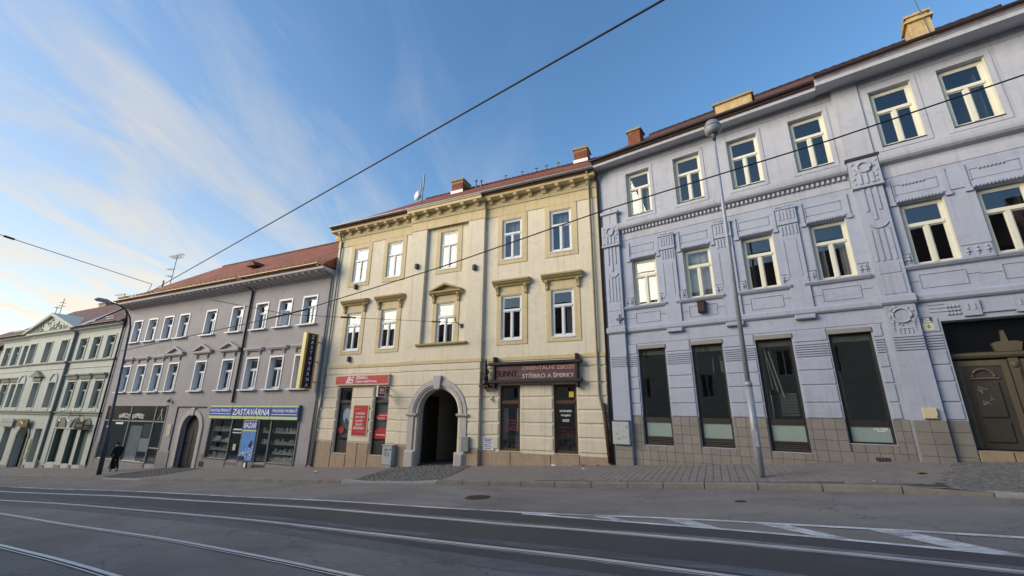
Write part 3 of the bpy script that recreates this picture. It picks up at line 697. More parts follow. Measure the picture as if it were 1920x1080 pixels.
for i, a in enumerate(cx0):
    window(CH, a, a + CW, 8.64, 10.65, .05, M_whitef, .07, .36, curtain=cur[i], sill=(a - .03, a + CW + .05, -.05, 8.57, 8.64))
    window(CH, a, a + CW, 4.74, 6.78, .05, M_whitef, .07, .34, sill=(a - .03, a + CW + .05, -.05, 4.67, 4.74), curtain=[(.6, .8, 0, .64, M_curt)] if i in (1, 2, 4) else None)
m_ = MB(); m_.prof([(0, 4.58), (-.30, 4.66), (-.33, 4.70), (-.33, 4.76), (0, 4.79)], -9.3, -6.45); obj('bay_ledge', m_, M_hood, CH)
# ground floor: stucco courses between the openings
courses = [(3.45, 3.76), (2.79, 3.38), (2.24, 2.72), (1.72, 2.17), (1.19, 1.65), (.66, 1.12), (.10, .59)]
def course(x0, x1, z0, z1, y):
    obj('stucco_course', MB().cham(x0, x1, y - .034, y + .0, z0 + .004, z1 - .004, .014), M_cream, CH)
for z0, z1 in courses:
    hasw = z0 < 2.7
    segs = [(-15.7, -14.37), (-13.32, -11.91), (-10.86, -10.152)] if hasw else [(-15.7, -10.152)]
    segs2 = [(-5.655, -4.79), (-3.73, -2.31), (-1.23, -.02)] if hasw else [(-5.655, -.02)]
    for s_ in segs + segs2: course(s_[0], s_[1], z0, z1, 0)
    def hw(z):
        R = 1.62; return R if z < 1.45 else (math.sqrt(max(0, R * R - (z - 1.45) ** 2)) if z < 1.45 + R else 0)
    cxg = -7.86
    if hw(z0) == 0: course(-10.15, -5.66, z0, z1, -.18)
    else:
        for sgn, xe in ((-1, -10.15), (1, -5.66)):
            pts = [(cxg + sgn * hw(z0 + (z1 - z0) * k / 5), z0 + (z1 - z0) * k / 5) for k in range(6)]
            poly = [(xe, z0)] + pts + [(xe, z1)]
            if sgn > 0: poly = poly[::-1]
            obj('stucco_course', MB().prism(poly, -.214, -.18), M_cream, CH)
# plinth slabs
for xa, xb, zt in ((-15.7, -14.37, .06), (-13.32, -12.62, .06), (-12.6, -11.91, .06), (-14.35, -13.34, -.53), (-11.89, -10.88, -.53), (-10.86, -10.155, .06), (-5.655, -4.2, -.03), (-4.18, -2.42, -.03), (-2.40, -1.22, -.03), (-1.20, -.03, -.03)):
    obj('plinth_slab', MB().cham(xa, xb - .012, -.045, 0, min(h(xa), h(xb)) - .3, zt, .012), M_creamplinth, CH)
for xa, xb in ((-10.155, -9.5), (-6.25, -5.655)): obj('plinth_slab', MB().cham(xa, xb, -.225, -.1, h(xa) - .3, .05, .012), M_creamplinth, CH)
# gateway of stone
def arch_pts(c, z, R, n, a0=0, a1=180): return [(c + R * math.cos(rad(a0 + (a1 - a0) * i / n)), z + R * math.sin(rad(a0 + (a1 - a0) * i / n))) for i in range(n + 1)]
gp = obj('gateway_jamb', MB().prism([(-9.46, -1.4), (-9.14, -1.4), (-9.14, 1.40), (-9.46, 1.40)], -.25, .1), M_stone, CH)
obj('gateway_jamb', MB().prism([(-6.58, -1.4), (-6.26, -1.4), (-6.26, 1.40), (-6.58, 1.40)], -.25, .1), M_stone, CH)
for k in range(9):
    a0, a1 = 180 - k * 20 - .12, 180 - (k + 1) * 20 + .12
    o_ = arch_pts(-7.86, 1.48, 1.58, 4, a0, a1); i_ = arch_pts(-7.86, 1.48, 1.26, 4, a1, a0)
    obj('arch_stone', MB().prism((o_ + i_)[::-1], -.25, .1), M_stone, gp)
    o2 = arch_pts(-7.86, 1.48, 1.40, 4, a0, a1); i2 = arch_pts(-7.86, 1.48, 1.33, 4, a1, a0)
    obj('arch_bead', MB().prism((o2 + i2)[::-1], -.28, -.248), M_stone, gp)
for sx, xa, xb in ((-1, -9.138, -8.99), (1, -6.72, -6.582)): obj('inner_jamb', MB().box(xa, xb, -.12, .2, -1.4, 1.44), M_stone, gp)
i_ = arch_pts(-7.86, 1.46, 1.275, 24); o2 = arch_pts(-7.86, 1.46, 1.13, 24)[::-1]; obj('inner_arch', MB().prism((i_ + o2)[::-1], -.12, .2), M_stone, gp)
obj('keystone', MB().prism([(-8.02, 2.6), (-7.72, 2.6), (-7.66, 3.2), (-8.08, 3.2)], -.36, -.2), M_stone, gp)
for xa, xb in ((-9.54, -8.96), (-6.76, -6.18)): obj('impost', MB().prof([(.05, 1.38), (-.30, 1.38), (-.34, 1.43), (-.34, 1.5), (.05, 1.5)], xa, xb), M_stone, gp)
for xa, xb in ((-9.5, -8.9), (-6.82, -6.3)): obj('guard_stone', MB().cham(xa, xb, -.36, .0, -1.5, -.12, .09), M_stone, gp)
# passage behind the gate, with one dark leaf folded open
mb = MB()
mb.quad((-9.04, .3, -1.6), (-9.04, 10.5, -1.6), (-9.04, 10.5, 3.2), (-9.04, .3, 3.2)); mb.quad((-6.67, 10.5, -1.6), (-6.67, .3, -1.6), (-6.67, .3, 3.2), (-6.67, 10.5, 3.2)); mb.quad((-9.04, .3, 3.1), (-9.04, 10.5, 3.1), (-6.67, 10.5, 3.1), (-6.67, .3, 3.1)); mb.quad((-9.04, 10.5, -1.6), (-6.67, 10.5, -1.6), (-6.67, 10.5, 3.2), (-9.04, 10.5, 3.2))
obj('gate_passage', mb, mat('grey_passage_plaster', '9b958d', 0.95, .1, 2), CH)
bx('passage_floor', mat('passage_paving', '4f4b48', 0.95, .15, 4), -9.03, -6.68, .1, 10.5, -.95, -.74, CH)
gl = bx('gate_leaf', M_brownf, -9.0, -8.93, .36, 1.5, -.72, 2.3, CH)
for k in range(4): bx('leaf_panel', M_brownf, -8.93, -8.905, .44 + .0, 1.42, -.6 + k * .72, -.6 + k * .72 + .6, gl)
for k in range(5): bx('passage_pilaster', mat('dim_passage_wood', '3c3733', .9), -6.78, -6.68, .5 + k * .55, .72 + k * .55, -.74, 2.4, CH)
# string course, frieze, cornice
for xa, xb, yo in ((-15.75, -10.15, 0), (-5.66, .02, 0), (-10.19, -5.62, -.18)):
    obj('string_course', MB().prof([(yo, 3.78), (yo - .05, 3.78), (yo - .05, 3.93), (yo - .025, 3.97), (yo, 3.98)], xa, xb), M_ochre, CH)
    obj('frieze', MB().box(xa, xb, yo - .03, yo, 10.945, 11.45), M_ochre, CH)
    e0 = .26 if xa < -15 else 0
    cb = [(yo, 11.44), (yo - .07, 11.44), (yo - .10, 11.54), (yo - .12, 11.58), (yo - .12, 11.82), (yo - .50, 11.84), (yo - .50, 11.97), (yo - .56, 12.02), (yo - .56, 12.06), (yo + .1, 12.06), (yo + .1, 11.44)]
    obj('cornice', MB().prof(cb, xa - e0, xb), M_ochre, CH)
    n = max(3, int((xb - xa) / .69)); st = (xb - xa) / n
    for k in range(n):
        piece('modillion', 2, lambda q: q.prof([(0, -.24), (-.10, -.22), (-.16, -.12), (-.33, -.10), (-.36, -.02), (-.36, 0), (0, 0)], -.09, .09), M_hood if False else M_ochre, (xa + st * (k + .5), yo - .12, 11.835), CH)
crf = gable_roof(CH, -15.95, .02, -.60, 12.10, 5.4, 16.5, -13.7, .02, M_roofcream)
ridge_row(crf, -13.7, 0, 5.4, 16.5, M_roofcream)
gutter(CH, -15.95, .05, -.68, 12.13, M_zinc, .095, 1.05)
c1 = chimney_brick(crf, -11.0, -10.1, 4.6, 5.6, 15.4, 16.98); bx('flashing', M_whitef, -11.03, -10.07, 4.56, 4.6, 15.85, 16.1, c1)
c2 = chimney_brick(crf, -2.28, -1.45, 4.6, 5.4, 15.5, 17.05); bx('flashing', M_whitef, -2.31, -1.42, 4.56, 4.6, 15.98, 16.2, c2)
for X, H_ in ((-9.3, .5), (-8.9, .4)): obj('vent_pipe', MB().tube([(X, 5.0, 16.1), (X, 5.0, 16.2 + H_)], .05, 8).tube([(X, 5.0, 16.2 + H_), (X, 5.0, 16.3 + H_)], .09, 8), M_antr, crf)
for X in (-7.2, -6.0, -5.0, -4.3, -3.5): obj('roof_step', MB().tube([(X, 5.3, 16.55), (X, 5.3, 16.85)], .03, 6).box(X - .1, X + .1, 5.25, 5.35, 16.78, 16.82), M_antr, crf)
# downpipes
pipe(CH, [(-.28, -.62, 12.02), (-.30, -.3, 11.75), (-.32, -.1, 11.45), (-.33, -.09, 2.3), (-.28, -.09, 2.0), (-.17, -.13, 1.6)], .045, mat('cream_grey_pipe', '8f8975', .6, .2, 5), clips=(9.2, 6.5, 4.0))
pipe(CH, [(-.17, -.13, 1.95), (-.02, -.14, h(0) + .08)], .075, M_rust, clips=(.9, .1))
pipe(CH, [(-15.55, -.5, 12.0), (-15.45, -.25, 11.6), (-15.45, -.09, 11.3), (-15.45, -.09, 1.9), (-15.52, -.10, 1.6), (-15.55, -.10, -1.2)], .05, M_zinc, clips=(9.5, 6.5, 4.2))
# ground floor windows: insurance office (left) and oriental shop (right)
for k, (a, b, z0, z1) in enumerate(gws[:2]):
    w = window(CH, a, b, z0, z1, .14, M_brownf, .08, .22, M_glassshop, mull=False, sill=(a - .02, b + .02, -.05, z0 - .05, z0), sillm=M_creamplinth)
    bx('backing_board', mat('grey_office_board', '7d8084', .8, .06, 2), a + .08, b - .08, .26, .28, z0 + .72, z1 - .78, w)
    bx('kick_panel', M_brownf, a + .08, b - .08, .15, .2, z0 + .08, z0 + .62, w)
for k, (a, b, z0, z1) in enumerate(gws[2:]):
    w = window(CH, a, b, z0, z1, .10, M_woodf, .085, .27, M_glassshop, mull=False, sill=(a - .02, b + .02, -.03, z0 - .04, z0), sillm=M_hood)
    gz = MB(); rr = random.Random(k)
    for j in range(26):
        X = rr.uniform(a + .12, b - .12); Z = z0 + .12 + (rr.random() ** 1.6) * .5; s_ = rr.uniform(.03, .08); gz.box(X - s_, X + s_, .3, .38, Z, Z + s_ * rr.uniform(1, 3))
    tag(obj('window_display', gz, mat('dark_display_goods', '4a3a3c', .8, .6, 9), w), kind='stuff')

# ------------------------------------------------------------ grey house
GH = thing('grey_house', 'long mauve grey house with white-framed windows and two shopfronts', 'house', (-27, 0, h(-27)))
gx = [-36.95, -34.9, -32.8, -30.82, -27.7, -24.85, -22.45, -20.27, -18.13]; GW = 1.25
tr = .1
up = [(a + tr, a + GW - tr, 6.5, 8.12) for a in gx]; lo = [(a + tr, a + GW - tr, 2.8, 4.62) for a in gx]
shopL = (-37.5, -29.75, -1.9, 1.85); shopR = (-24.8, -16.95, -1.24, 1.05); gdoor = (-27.68, -25.78, -2.4, .38, 'arch', .95)
mb = MB(); wall_holes(mb, -38.3, -15.75, -3.4, 9.75, up + lo + [shopL, shopR, gdoor], 0, .3); shell(mb, -38.3, -15.752, -3.4, 9.75, 0, 11); obj('wall', mb, M_grey, GH)
interior(GH, -38.1, -15.9, [-2.6, 2.3, 5.9, 9.6])
for i, a in enumerate(gx):
    for (z0, z1, top) in ((6.5, 8.12, 1), (2.8, 4.62, 0)):
        m_ = MB(); y0 = -.035; m_.box(a, a + tr, y0, .0, z0, z1 + tr).box(a + GW - tr, a + GW, y0, .0, z0, z1 + tr).box(a + tr, a + GW - tr, y0, .0, z1, z1 + tr)
        m_.box(a + tr + .001, a + tr + .009, .0, .198, z0 + .002, z1 - .002).box(a + GW - tr - .009, a + GW - tr - .001, .0, .198, z0 + .002, z1 - .002)
        w = window(GH, a + tr + .01, a + GW - tr - .01, z0 + .01, z1 - .01, .2, M_whitef, .07, .36, sill=(a - .16, a + GW + .14, -.2, z0 - .1, z0 - .0), sillm=M_whitef, curtain=[(.0, .3, 0, 1, M_curt)] if (i * 7 + top) % 3 == 0 else None)
        obj('window_trim', m_, M_whitef, w)
        if i == 7 and top:
            cx_ = a + GW / 2; obj('open_sash', MB().add([(cx_ - .02, .19, z0 + .1), (cx_ - .16, -.12, z0 + .1), (cx_ - .16, -.12, z0 + 1.0), (cx_ - .02, .19, z0 + 1.0), (cx_ + .02, .2, z0 + .1), (cx_ - .12, -.13, z0 + .1), (cx_ - .12, -.13, z0 + 1.0), (cx_ + .02, .2, z0 + 1.0)], [(0, 1, 2, 3), (7, 6, 5, 4), (0, 4, 5, 1), (3, 2, 6, 7), (1, 5, 6, 2)]), M_whitef, w)
    c = a + GW / 2
    if i in (3, 4, 5):
        m_ = MB(); m_.prof([(0, 5.18), (-.14, 5.18), (-.2, 5.26), (-.2, 5.34), (0, 5.36)], c - 1.0, c + 1.0)
        m_.prism([(c - 1.1, 5.365), (c - .82, 5.365), (c, 5.70), (c + .82, 5.365), (c + 1.1, 5.365), (c, 5.84)], -.24, 0).prism([(c - .84, 5.362), (c + .84, 5.362), (c, 5.69)], -.05, 0)
    else:
        m_ = MB(); m_.prof([(0, 5.1), (-.12, 5.1), (-.18, 5.18), (-.2, 5.2), (-.2, 5.28), (0, 5.3)], c - .85, c + .85)
    hd = obj('window_hood', m_, M_greytrim, GH)
    for sx in (c - .58, c + .58):
        piece('hood_bracket', 'g', lambda q: q.ball((0, -.05, .17), .085, 1, 1.1).ball((0, -.035, .03), .06, 1, 1.1).box(-.06, .06, -.06, 0, 0, .24), M_greytrim, (sx, 0, 4.88), hd, smooth=False)
# eaves: boarded soffit, fascia, gutters, roof
obj('soffit', MB().prof([(0, 9.22), (-.1, 9.22), (-.12, 9.3), (-.92, 9.46), (-.92, 9.60), (-.86, 9.66), (.2, 9.70), (.2, 9.22)], -38.35, -15.76), M_greytrim, GH)
for k in range(42):
    X = -38.0 + k * .54
    if X < -15.95: piece('rafter_tail', 'g', lambda q: q.prof([(-.02, 0), (-.72, .12), (-.74, .17), (-.02, .10)], -.06, .06), M_greytrim, (X, -.12, 9.24), GH)
grf = gable_roof(GH, -38.4, -15.76, -.95, 9.72, 5.0, 14.25, -36.0, -15.76, M_roofgrey)
ridge_row(grf, -36, -15.8, 5.0, 14.25, M_roofgrey)
gutter(GH, -38.5, -23.4, -1.02, 9.78, M_copper, .10); gutter(GH, -23.1, -16.05, -1.02, 9.78, M_copper, .10)
sg = MB()
for X in xs_range(-38, -16.2, .55): sg.box(X - .012, X + .012, -.62, -.56, 9.98, 10.24)
for dz in (0, .12): sg.tube([(-38.2, -.6, 10.08 + dz), (-16, -.6, 10.08 + dz)], .022, 5)
obj('snow_guard', sg, mat('weathered_snow_guard', '8a7a68', .6, .2, 3, metal=.3), grf)
sk = MB(); sk.prism([(-25.9, 11.55), (-24.9, 11.55), (-25.4, 11.95)], .9, 2.6); obj('dormer_vent', sk, M_roofgrey, grf)
pipe(GH, [(-16.2, -1.0, 9.7), (-16.0, -.6, 9.45), (-15.87, -.1, 9.1), (-15.86, -.08, 2.0), (-15.87, -.08, -1.15)], .055, M_zinc, clips=(7.5, 5, 3))
pipe(GH, [(-23.0, -.9, 9.7), (-23.0, -.5, 9.35), (-22.98, -.08, 9.1), (-22.95, -.08, 2.0)], .06, M_dkpipe, clips=(7.5, 5, 3))
pipe(GH, [(-38.36, -.9, 9.65), (-38.3, -.3, 9.3), (-38.28, -.1, 8.8), (-38.28, -.1, -2.4)], .06, M_dkpipe, clips=(7, 4, 1))
# base stones
for xa, xb, zt in ((-38.25, -37.52, -.8), (-37.5, -34, -1.93), (-33.98, -31.05, -1.93), (-29.72, -28.45, -1.05), (-25.35, -24.85, -1.0), (-24.83, -22.7, -1.28), (-22.68, -20.2, -1.28), (-20.18, -16.9, -1.28), (-16.88, -16.0, -1.1)):
    obj('base_stone', MB().cham(xa, xb, -.05, 0, min(h(xa), h(xb)) - .3, zt, .015), M_greybase, GH)
# haircutter's shopfront
sf = MB(); x0, x1, z0, z1 = shopL
for X in (x0, -34.15, -31.05, x1): sf.box(X - .045, X + .045, -.03, .08, z0 if X != x1 and X != -31.05 else -2.35, z1)
sf.box(x0 + .045, x1 - .045, -.03, .08, .72, .80).box(x0 + .045, x1 - .045, -.06, .06, z1 - .07, z1).box(x0 + .045, -31.095, -.04, .1, z0, z0 + .07).box(-31.005, x1 - .045, -.03, .08, -.95, -.9)
shL = obj('shopfront', sf, mat('grey_aluminium', '8f9092', .4, metal=.5), GH)
for a, b in ((x0 + .05, -34.2), (-34.1, -31.1), (-31.0, x1 - .05)):
    W_ = round(b - a, 3)
    bx('sign_panel', M_black, a, b, .0, .03, .80, z1 - .07, shL)
    bx('pane', M_glassshop, a, b, .03, .04, z0 + .07 if b < -31.05 else -2.3, .72, shL)
bx('pale_poster', mat('pale_window_film', '8fa0a8', .6, .25, 1.4), -34.0, -32.5, .10, .11, -1.8, .45, shL); bx('pale_poster', mat('white_notice', 'b9bfc0', .7, .1, 3), -32.45, -31.3, .10, .11, -1.2, -.35, shL); bx('inner_screen', mat('dim_screen', '2b3038', .6), -32.4, -31.2, .12, .13, -.3, .6, shL)
bx('white_strip', M_white, -35.9, -34.9, -.0, .02, .52, .64, shL)
text('HAIRCUT', .30, M_white, (-34.95, -.006, 1.13), shL, 1.45, arc=2.6); text('EXPRESS', .30, M_white, (-33.15, -.006, 1.13), shL, 1.45, arc=2.6)
m_ = MB(); m_.tube([(-30.55, 0, .98), (-30.3, 0, 1.45)], .03, 6).tube([(-30.22, 0, 1.0), (-30.45, 0, 1.5)], .03, 6).ring((-30.58, 0, .93), .06, .018, n=10).ring((-30.2, 0, .94), .06, .018, n=10).ball((-30.38, 0, 1.55), .05, .4); obj('scissors_emblem', m_, M_white, shL)
# arched door
gd = MB()
for k in range(11):
    a0, a1 = 180 - k * 180 / 11, 180 - (k + 1) * 180 / 11
    o_ = [(-26.73 + 1.27 * math.cos(rad(a)), .38 + 1.20 * math.sin(rad(a))) for a in (a0, (a0 + a1) / 2, a1)]; i_ = [(-26.73 + .95 * math.cos(rad(a)), .38 + .9 * math.sin(rad(a))) for a in (a1, (a0 + a1) / 2, a0)]
    gd.prism((o_ + i_)[::-1], -.07, .05)
gd.box(-28.0, -27.68, -.07, .05, -1.9, .38).box(-25.78, -25.46, -.07, .05, -1.9, .38)
da = obj('door_surround', gd, M_stone, GH)
obj('keystone', MB().prism([(-26.86, 1.2), (-26.6, 1.2), (-26.54, 1.68), (-26.92, 1.68)], -.12, 0), M_stone, da)
m_ = MB(); m_.box(-28.6, -25.5, -.06, 0, 1.7, 1.76).box(-28.6, -28.54, -.05, 0, -1.0, 1.7); obj('label_moulding', m_, mat('dark_moulding', '3a383d', .8), GH)
dm = mat('dark_brown_door', '211c1c', .55, .2, 5, stretch=(1, 1, .3))
dr = obj('door', MB().box(-27.68, -25.78, .26, .30, -2.4, 1.3), dm, GH)
for X in (-27.6, -26.68):
    for za, zb in ((-1.85, -.6), (-.5, .35)): obj('door_panel', MB().cham(X, X + .82, .235, .26, za, zb, .02), dm, dr)
bx('plaque', mat('cream_plaque', 'bfb79f', .7, .08, 5), -29.28, -28.82, -.04, 0, -.12, .62, GH)
obj('wall_lamp', MB().ball((-29.55, -.16, 2.12), .12).tube([(-29.5, 0, 2.3), (-29.55, -.14, 2.22)], .02, 6), M_antr, GH)
bx('cellar_grille', M_iron, -25.05, -24.72 + .1, -.07, -.045, -1.72, -1.45, GH)
# pawn shop front
sf = MB(); x0, x1, z0, z1 = shopR
M_alu = mat('grey_shop_frame', '6f706e', .45, .1, 3, metal=.4)
for X in (x0 + .04, -22.65, -21.55, -20.2, -19.18, x1 - .04): sf.box(X - .045, X + .045, -.05, .08, -1.6 if -22.7 < X < -19 else z0, z1 + .05)
sf.box(x0, -22.7, -.06, .08, z0 - .02, z0 + .05).box(-19.13, x1, -.06, .08, z0 - .02, z0 + .05).box(x0, x1, -.04, .08, 1.0, 1.06).box(-22.6, -21.6, -.05, .06, -1.5, -1.35).box(-20.15, -19.23, -.05, .06, -1.5, -1.35)
shR = obj('shopfront', sf, M_alu, GH)
for a, b in ((x0 + .09, -22.7), (-22.6, -21.6), (-21.5, -20.25), (-20.15, -19.23), (-19.13, x1 - .09)): bx('pane', M_glassshop, a, b, .02, .03, -1.4 if -22.65 < a < -19.2 else z0 + .05, 1.0, shR)
rr = random.Random(3)
for a, b in ((-24.7, -22.75), (-20.1, -19.28), (-19.05, -17.1)):
    for zz in (.35, -.25, -.75, -1.15):
        if a == -20.1 and zz < -.5: continue
        bx('shelf', mat('glass_shelf', 'b9bdb6', .4), a, b, .12, .42, zz - .02, zz, shR)
        g_ = MB(); X = a + .05
        while X < b - .06:
            s_ = rr.uniform(.03, .08); hh = rr.uniform(.06, .3); g_.box(X, X + s_, .16, .3, zz, zz + hh); X += s_ + rr.uniform(.01, .07)
        tag(obj('shelf_goods', g_, mat('mixed_shop_goods', 'b2b4ae', .5, .8, 11), shR), kind='stuff')
for X, Z in ((-24.1, -.2), (-23.2, -.3)): bx('price_card', mat('cream_card', 'c3bda4', .8), X, X + .42, .1, .11, Z, Z + .25, shR)
bx('door_sticker', M_whitef, -22.5, -21.7, .0, .015, .25, .5, shR); bx('sticker_band', M_navy, -22.48, -21.72, -.004, .0, .3, .43, shR)
for zz in (-.2,): bx('price_tag', mat('cream_card', 'c3bda4', .8), -22.25, -22.0, .0, .012, -.7, -.35, shR)
# pawn shop fascia
fs = thing('pawnshop_fascia', 'long blue fascia lettered ZASTAVÁRNA between lime strips', 'shop sign', (-20.9, -.1, 1.06))
obj('back_box', MB().box(-24.8, -16.95, -.16, -.0, 1.06, 1.86), M_alu, fs)
div = [-24.8, -22.65, -21.6, -20.45, -19.2, -16.95]
for k in range(5):
    a, b = div[k] + .02, div[k + 1] - .02
    bx('blue_panel', M_signblue, a, b, -.185, -.161, 1.24, 1.72, fs); bx('lime_strip', M_lime, a, b, -.19, -.161, 1.735, 1.83, fs); bx('lime_strip', M_lime, a, b, -.19, -.161, 1.07, 1.225, fs)
text('ZASTAVÁRNA', .43, M_white, (-20.92, -.187, 1.5), fs, 3.3, .18); text('PRODEJ ŠPERKŮ', .24, M_white, (-23.75, -.187, 1.55), fs, 1.95, .2); text('PRODEJ MOBILŮ', .24, M_white, (-18.05, -.187, 1.55), fs, 2.0, .2)
bx('underline', M_white, -24.7, -22.75, -.189, -.185, 1.33, 1.36, fs); bx('underline', M_white, -19.1, -17.05, -.189, -.185, 1.33, 1.36, fs)
# banner with BAZAR
bn = thing('bazaar_banner', 'tall blue and white banner headed BAZAR on the pawn shop door', 'banner', (-20.88, -.08, -1.4))
bx('sheet', mat('banner_blue', '4f82c2', .5, .18, 2.2), -21.48, -20.28, -.085, -.06, -1.2, .38, bn); bx('head_panel', M_signblue, -21.48, -20.28, -.09, -.06, .48, .95, bn); bx('lime_strip', M_lime, -21.48, -20.28, -.088, -.06, .39, .475, bn)
bx('lime_strip', M_lime, -21.48, -20.28, -.088, -.06, .955, 1.03, bn)
text('BAZAR', .3, M_white, (-20.88, -.092, .72), bn, 1.1, .1)
m_ = MB(); rr = random.Random(5)
for k in range(70):
    X = -21.45 + 1.1 * rr.random(); Z = -1.15 + .75 * rr.random() * (0.4 + .6 * (X + 21.45) / 1.1); s_ = rr.uniform(.03, .07); m_.prism([(X, Z), (X + s_, Z), (X + s_, Z + s_), (X, Z + s_)], -.089, -.085)
obj('coin_print', m_, mat('pale_print', 'd3d6da', .6, .2, 9), bn)
m_ = MB(); m_.ball((-20.55, -.086, -.25), .12, .03, 1.2).ball((-20.62, -.086, -.38), .14, .03, .9); obj('figure_print', m_, M_navy, bn)
bx('footer_print', M_navy, -21.45, -20.95, -.093, -.089, -1.17, -.97, bn)
ab = thing('small_floor_sign', 'small white sign standing on the pavement at the banner foot', 'sign', (-20.45, -.3, h(-20.45)))
obj('board', MB().box(-20.62, -20.25, -.34, -.30, h(-20.4) + .02, -1.22), M_black, ab); obj('notice', MB().box(-20.54, -20.35, -.346, -.34, -1.5, -1.26), M_white, ab)
# vertical blade sign
bs = thing('blade_sign', 'vertical navy and yellow blade sign spelling ZASTAVÁRNA on the grey house', 'shop sign', (-16.25, -.6, 2.72))
obj('box', MB().box(-16.38, -16.14, -1.02, -.22, 2.70, 5.72), M_yellow, bs)
obj('face', MB().box(-16.14, -16.125, -.90, -.34, 2.74, 5.68), M_navy, bs); obj('edge_strip', MB().box(-16.38, -16.14, -1.035, -1.02, 2.70, 5.72), mat('pale_yellow_edge', 'e6dc98', .5), bs)
for k, ch in enumerate('ZASTAVÁRNA'): text(ch, .19 if ch != 'Á' else .24, M_white, (-16.122, -.60, 5.50 - k * .288 + (.02 if ch == 'Á' else 0)), bs, axis='y')
for z in (5.3, 4.2, 3.1): obj('bracket', MB().tube([(-16.26, -.22, z), (-16.26, .0, z)], .03, 6), M_zinc, bs)

# ------------------------------------------------------------ green house
EH = thing('green_house', 'pale green house with a gabled middle bay and arched shop windows', 'house', (-49.8, 0, h(-49.8)))
et = [-40.45, -42.72, -44.96, -47.82, -50.82, -53.95, -56.0, -58.1, -60.2]; EW = 1.2
def bayo(x): return -.2 if -54.5 < x < -46 else 0
wt = [(a, a + EW, 5.5, 7.3) for a in et]; wf = [(a, a + EW, 1.62, 3.68) for a in et]
garch = [(-44.7, -43.35, -2.5, .0), (-42.35, -41.15, -2.5, .0), (-40.65, -39.4, -2.5, .0)]
gl_ = [(-50.75, -48.65, -3.4, -.8, 'arch', .85), (-47.72, -46.5, -2.65, -.06), (-53.8, -52.4, -2.9, -.1), (-57.4, -56.0, -3.0, -.1), (-60.2, -58.6, -3.0, -.1)]
mb = MB(); wall_holes(mb, -61.2, -38.32, -4.4, 8.1, wt + wf + garch + gl_, 0, .3); shell(mb, -61.2, -38.32, -4.4, 8.1, 0, 10); obj('wall', mb, M_green, EH)
bayh = [q for q in wt + wf + gl_ if -54.5 < q[0] < -46]
mb = MB(); wall_holes(mb, -54.5, -46.0, -4.4, 8.1, bayh, -.2, .2); mb.quad((-46, -.2, -4.4), (-46, 0, -4.4), (-46, 0, 8.1), (-46, -.2, 8.1)); mb.quad((-54.5, 0, -4.4), (-54.5, -.2, -4.4), (-54.5, -.2, 8.1), (-54.5, 0, 8.1)); obj('middle_bay', mb, M_green, EH)
interior(EH, -61, -38.5, [-3.4, 1.1, 5.0, 8.0])
for i, a in enumerate(et):
    o_ = bayo(a)
    for z0, z1, t_ in ((5.5, 7.3, 1), (1.62, 3.68, 0)):
        w = window(EH, a + .02, a + EW - .02, z0 + .02, z1 - .02, .16, mat('sage_window_paint', 'a3aa9b', .6), .07, .34)
        m_ = MB(); y0 = o_ - .05; m_.box(a - .1, a, y0, o_, z0, z1 + .1).box(a + EW, a + EW + .1, y0, o_, z0, z1 + .1).box(a, a + EW, y0, o_, z1, z1 + .1); obj('window_trim', m_, M_green, w)
        if not t_: bx('apron_panel', M_green, a + .02, a + EW - .02, o_ - .03, o_, 1.36, 1.56, w)
    c = a + EW / 2
    if i in (3, 5):
        m_ = MB(); pts = arch_pts(c, 3.8, .72, 10); inn = arch_pts(c, 3.8, .6, 10)[::-1]; m_.prism((pts + inn)[::-1], o_ - .07, o_); obj('window_arch', m_, M_green, EH)
    elif i == 4:
        m_ = MB(); m_.prism([(c - 1.15, 4.2), (c + 1.15, 4.2), (c, 4.72)], o_ - .32, o_).box(c - .75, c + .75, o_ - .12, o_, 3.85, 4.19); obj('window_pediment', m_, M_greentrim, EH)
    else:
        m_ = MB(); m_.prof([(o_, 3.85), (o_ - .1, 3.87), (o_ - .16, 4.1), (o_ - .26, 4.18), (o_ - .26, 4.28), (o_, 4.3)], c - .88, c + .88); obj('window_hood', m_, M_greentrim, EH)
for xa, xb, yo in ((-61.25, -54.5, 0), (-46, -38.34, 0), (-54.56, -45.94, -.2)):
    for z0, z1, d in ((5.28, 5.44, .14), (4.76, 4.84, .05), (1.2, 1.34, .12), (1.02, 1.12, .08)): obj('string_course', MB().prof([(yo, z0), (yo - d, z0 + .03), (yo - d, z1 - .03), (yo, z1)], xa, xb), M_greentrim if z0 in (5.28, 1.2, 1.02) else M_green, EH)
    obj('cornice', MB().prof([(yo, 7.85), (yo - .06, 7.85), (yo - .12, 7.98), (yo - .42, 8.08), (yo - .42, 8.22), (yo - .48, 8.28), (yo + .1, 8.3), (yo + .1, 7.85)], xa, xb), M_green, EH)
gb = MB(); gb.prism([(-55.1, 8.3), (-45.6, 8.3), (-50.35, 9.62)], -.42, 3).prism([(-55.6, 8.28), (-55.0, 8.28), (-50.35, 9.7), (-45.7, 8.28), (-45.1, 8.28), (-50.35, 9.98)], -.68, 3.2); ga = obj('gable', gb, M_green, EH)
m_ = MB(); rr = random.Random(9)
for k in range(60):
    t = rr.random(); X = -53.6 + 6.5 * t; hgt = (1 - abs(X + 50.35) / 4.4) * 1.1
    m_.ball((X, -.43, 8.4 + rr.random() * max(.05, hgt - .1)), rr.uniform(.07, .16), .5, 1, 6, 4)
obj('gable_relief', m_, M_greentrim, ga)
erf = gable_roof(EH, -61.3, -38.36, -.5, 8.28, 4.4, 12.15, -61.3, -39.5, M_roofgreen)
erf.data.materials.append(M_sheet)
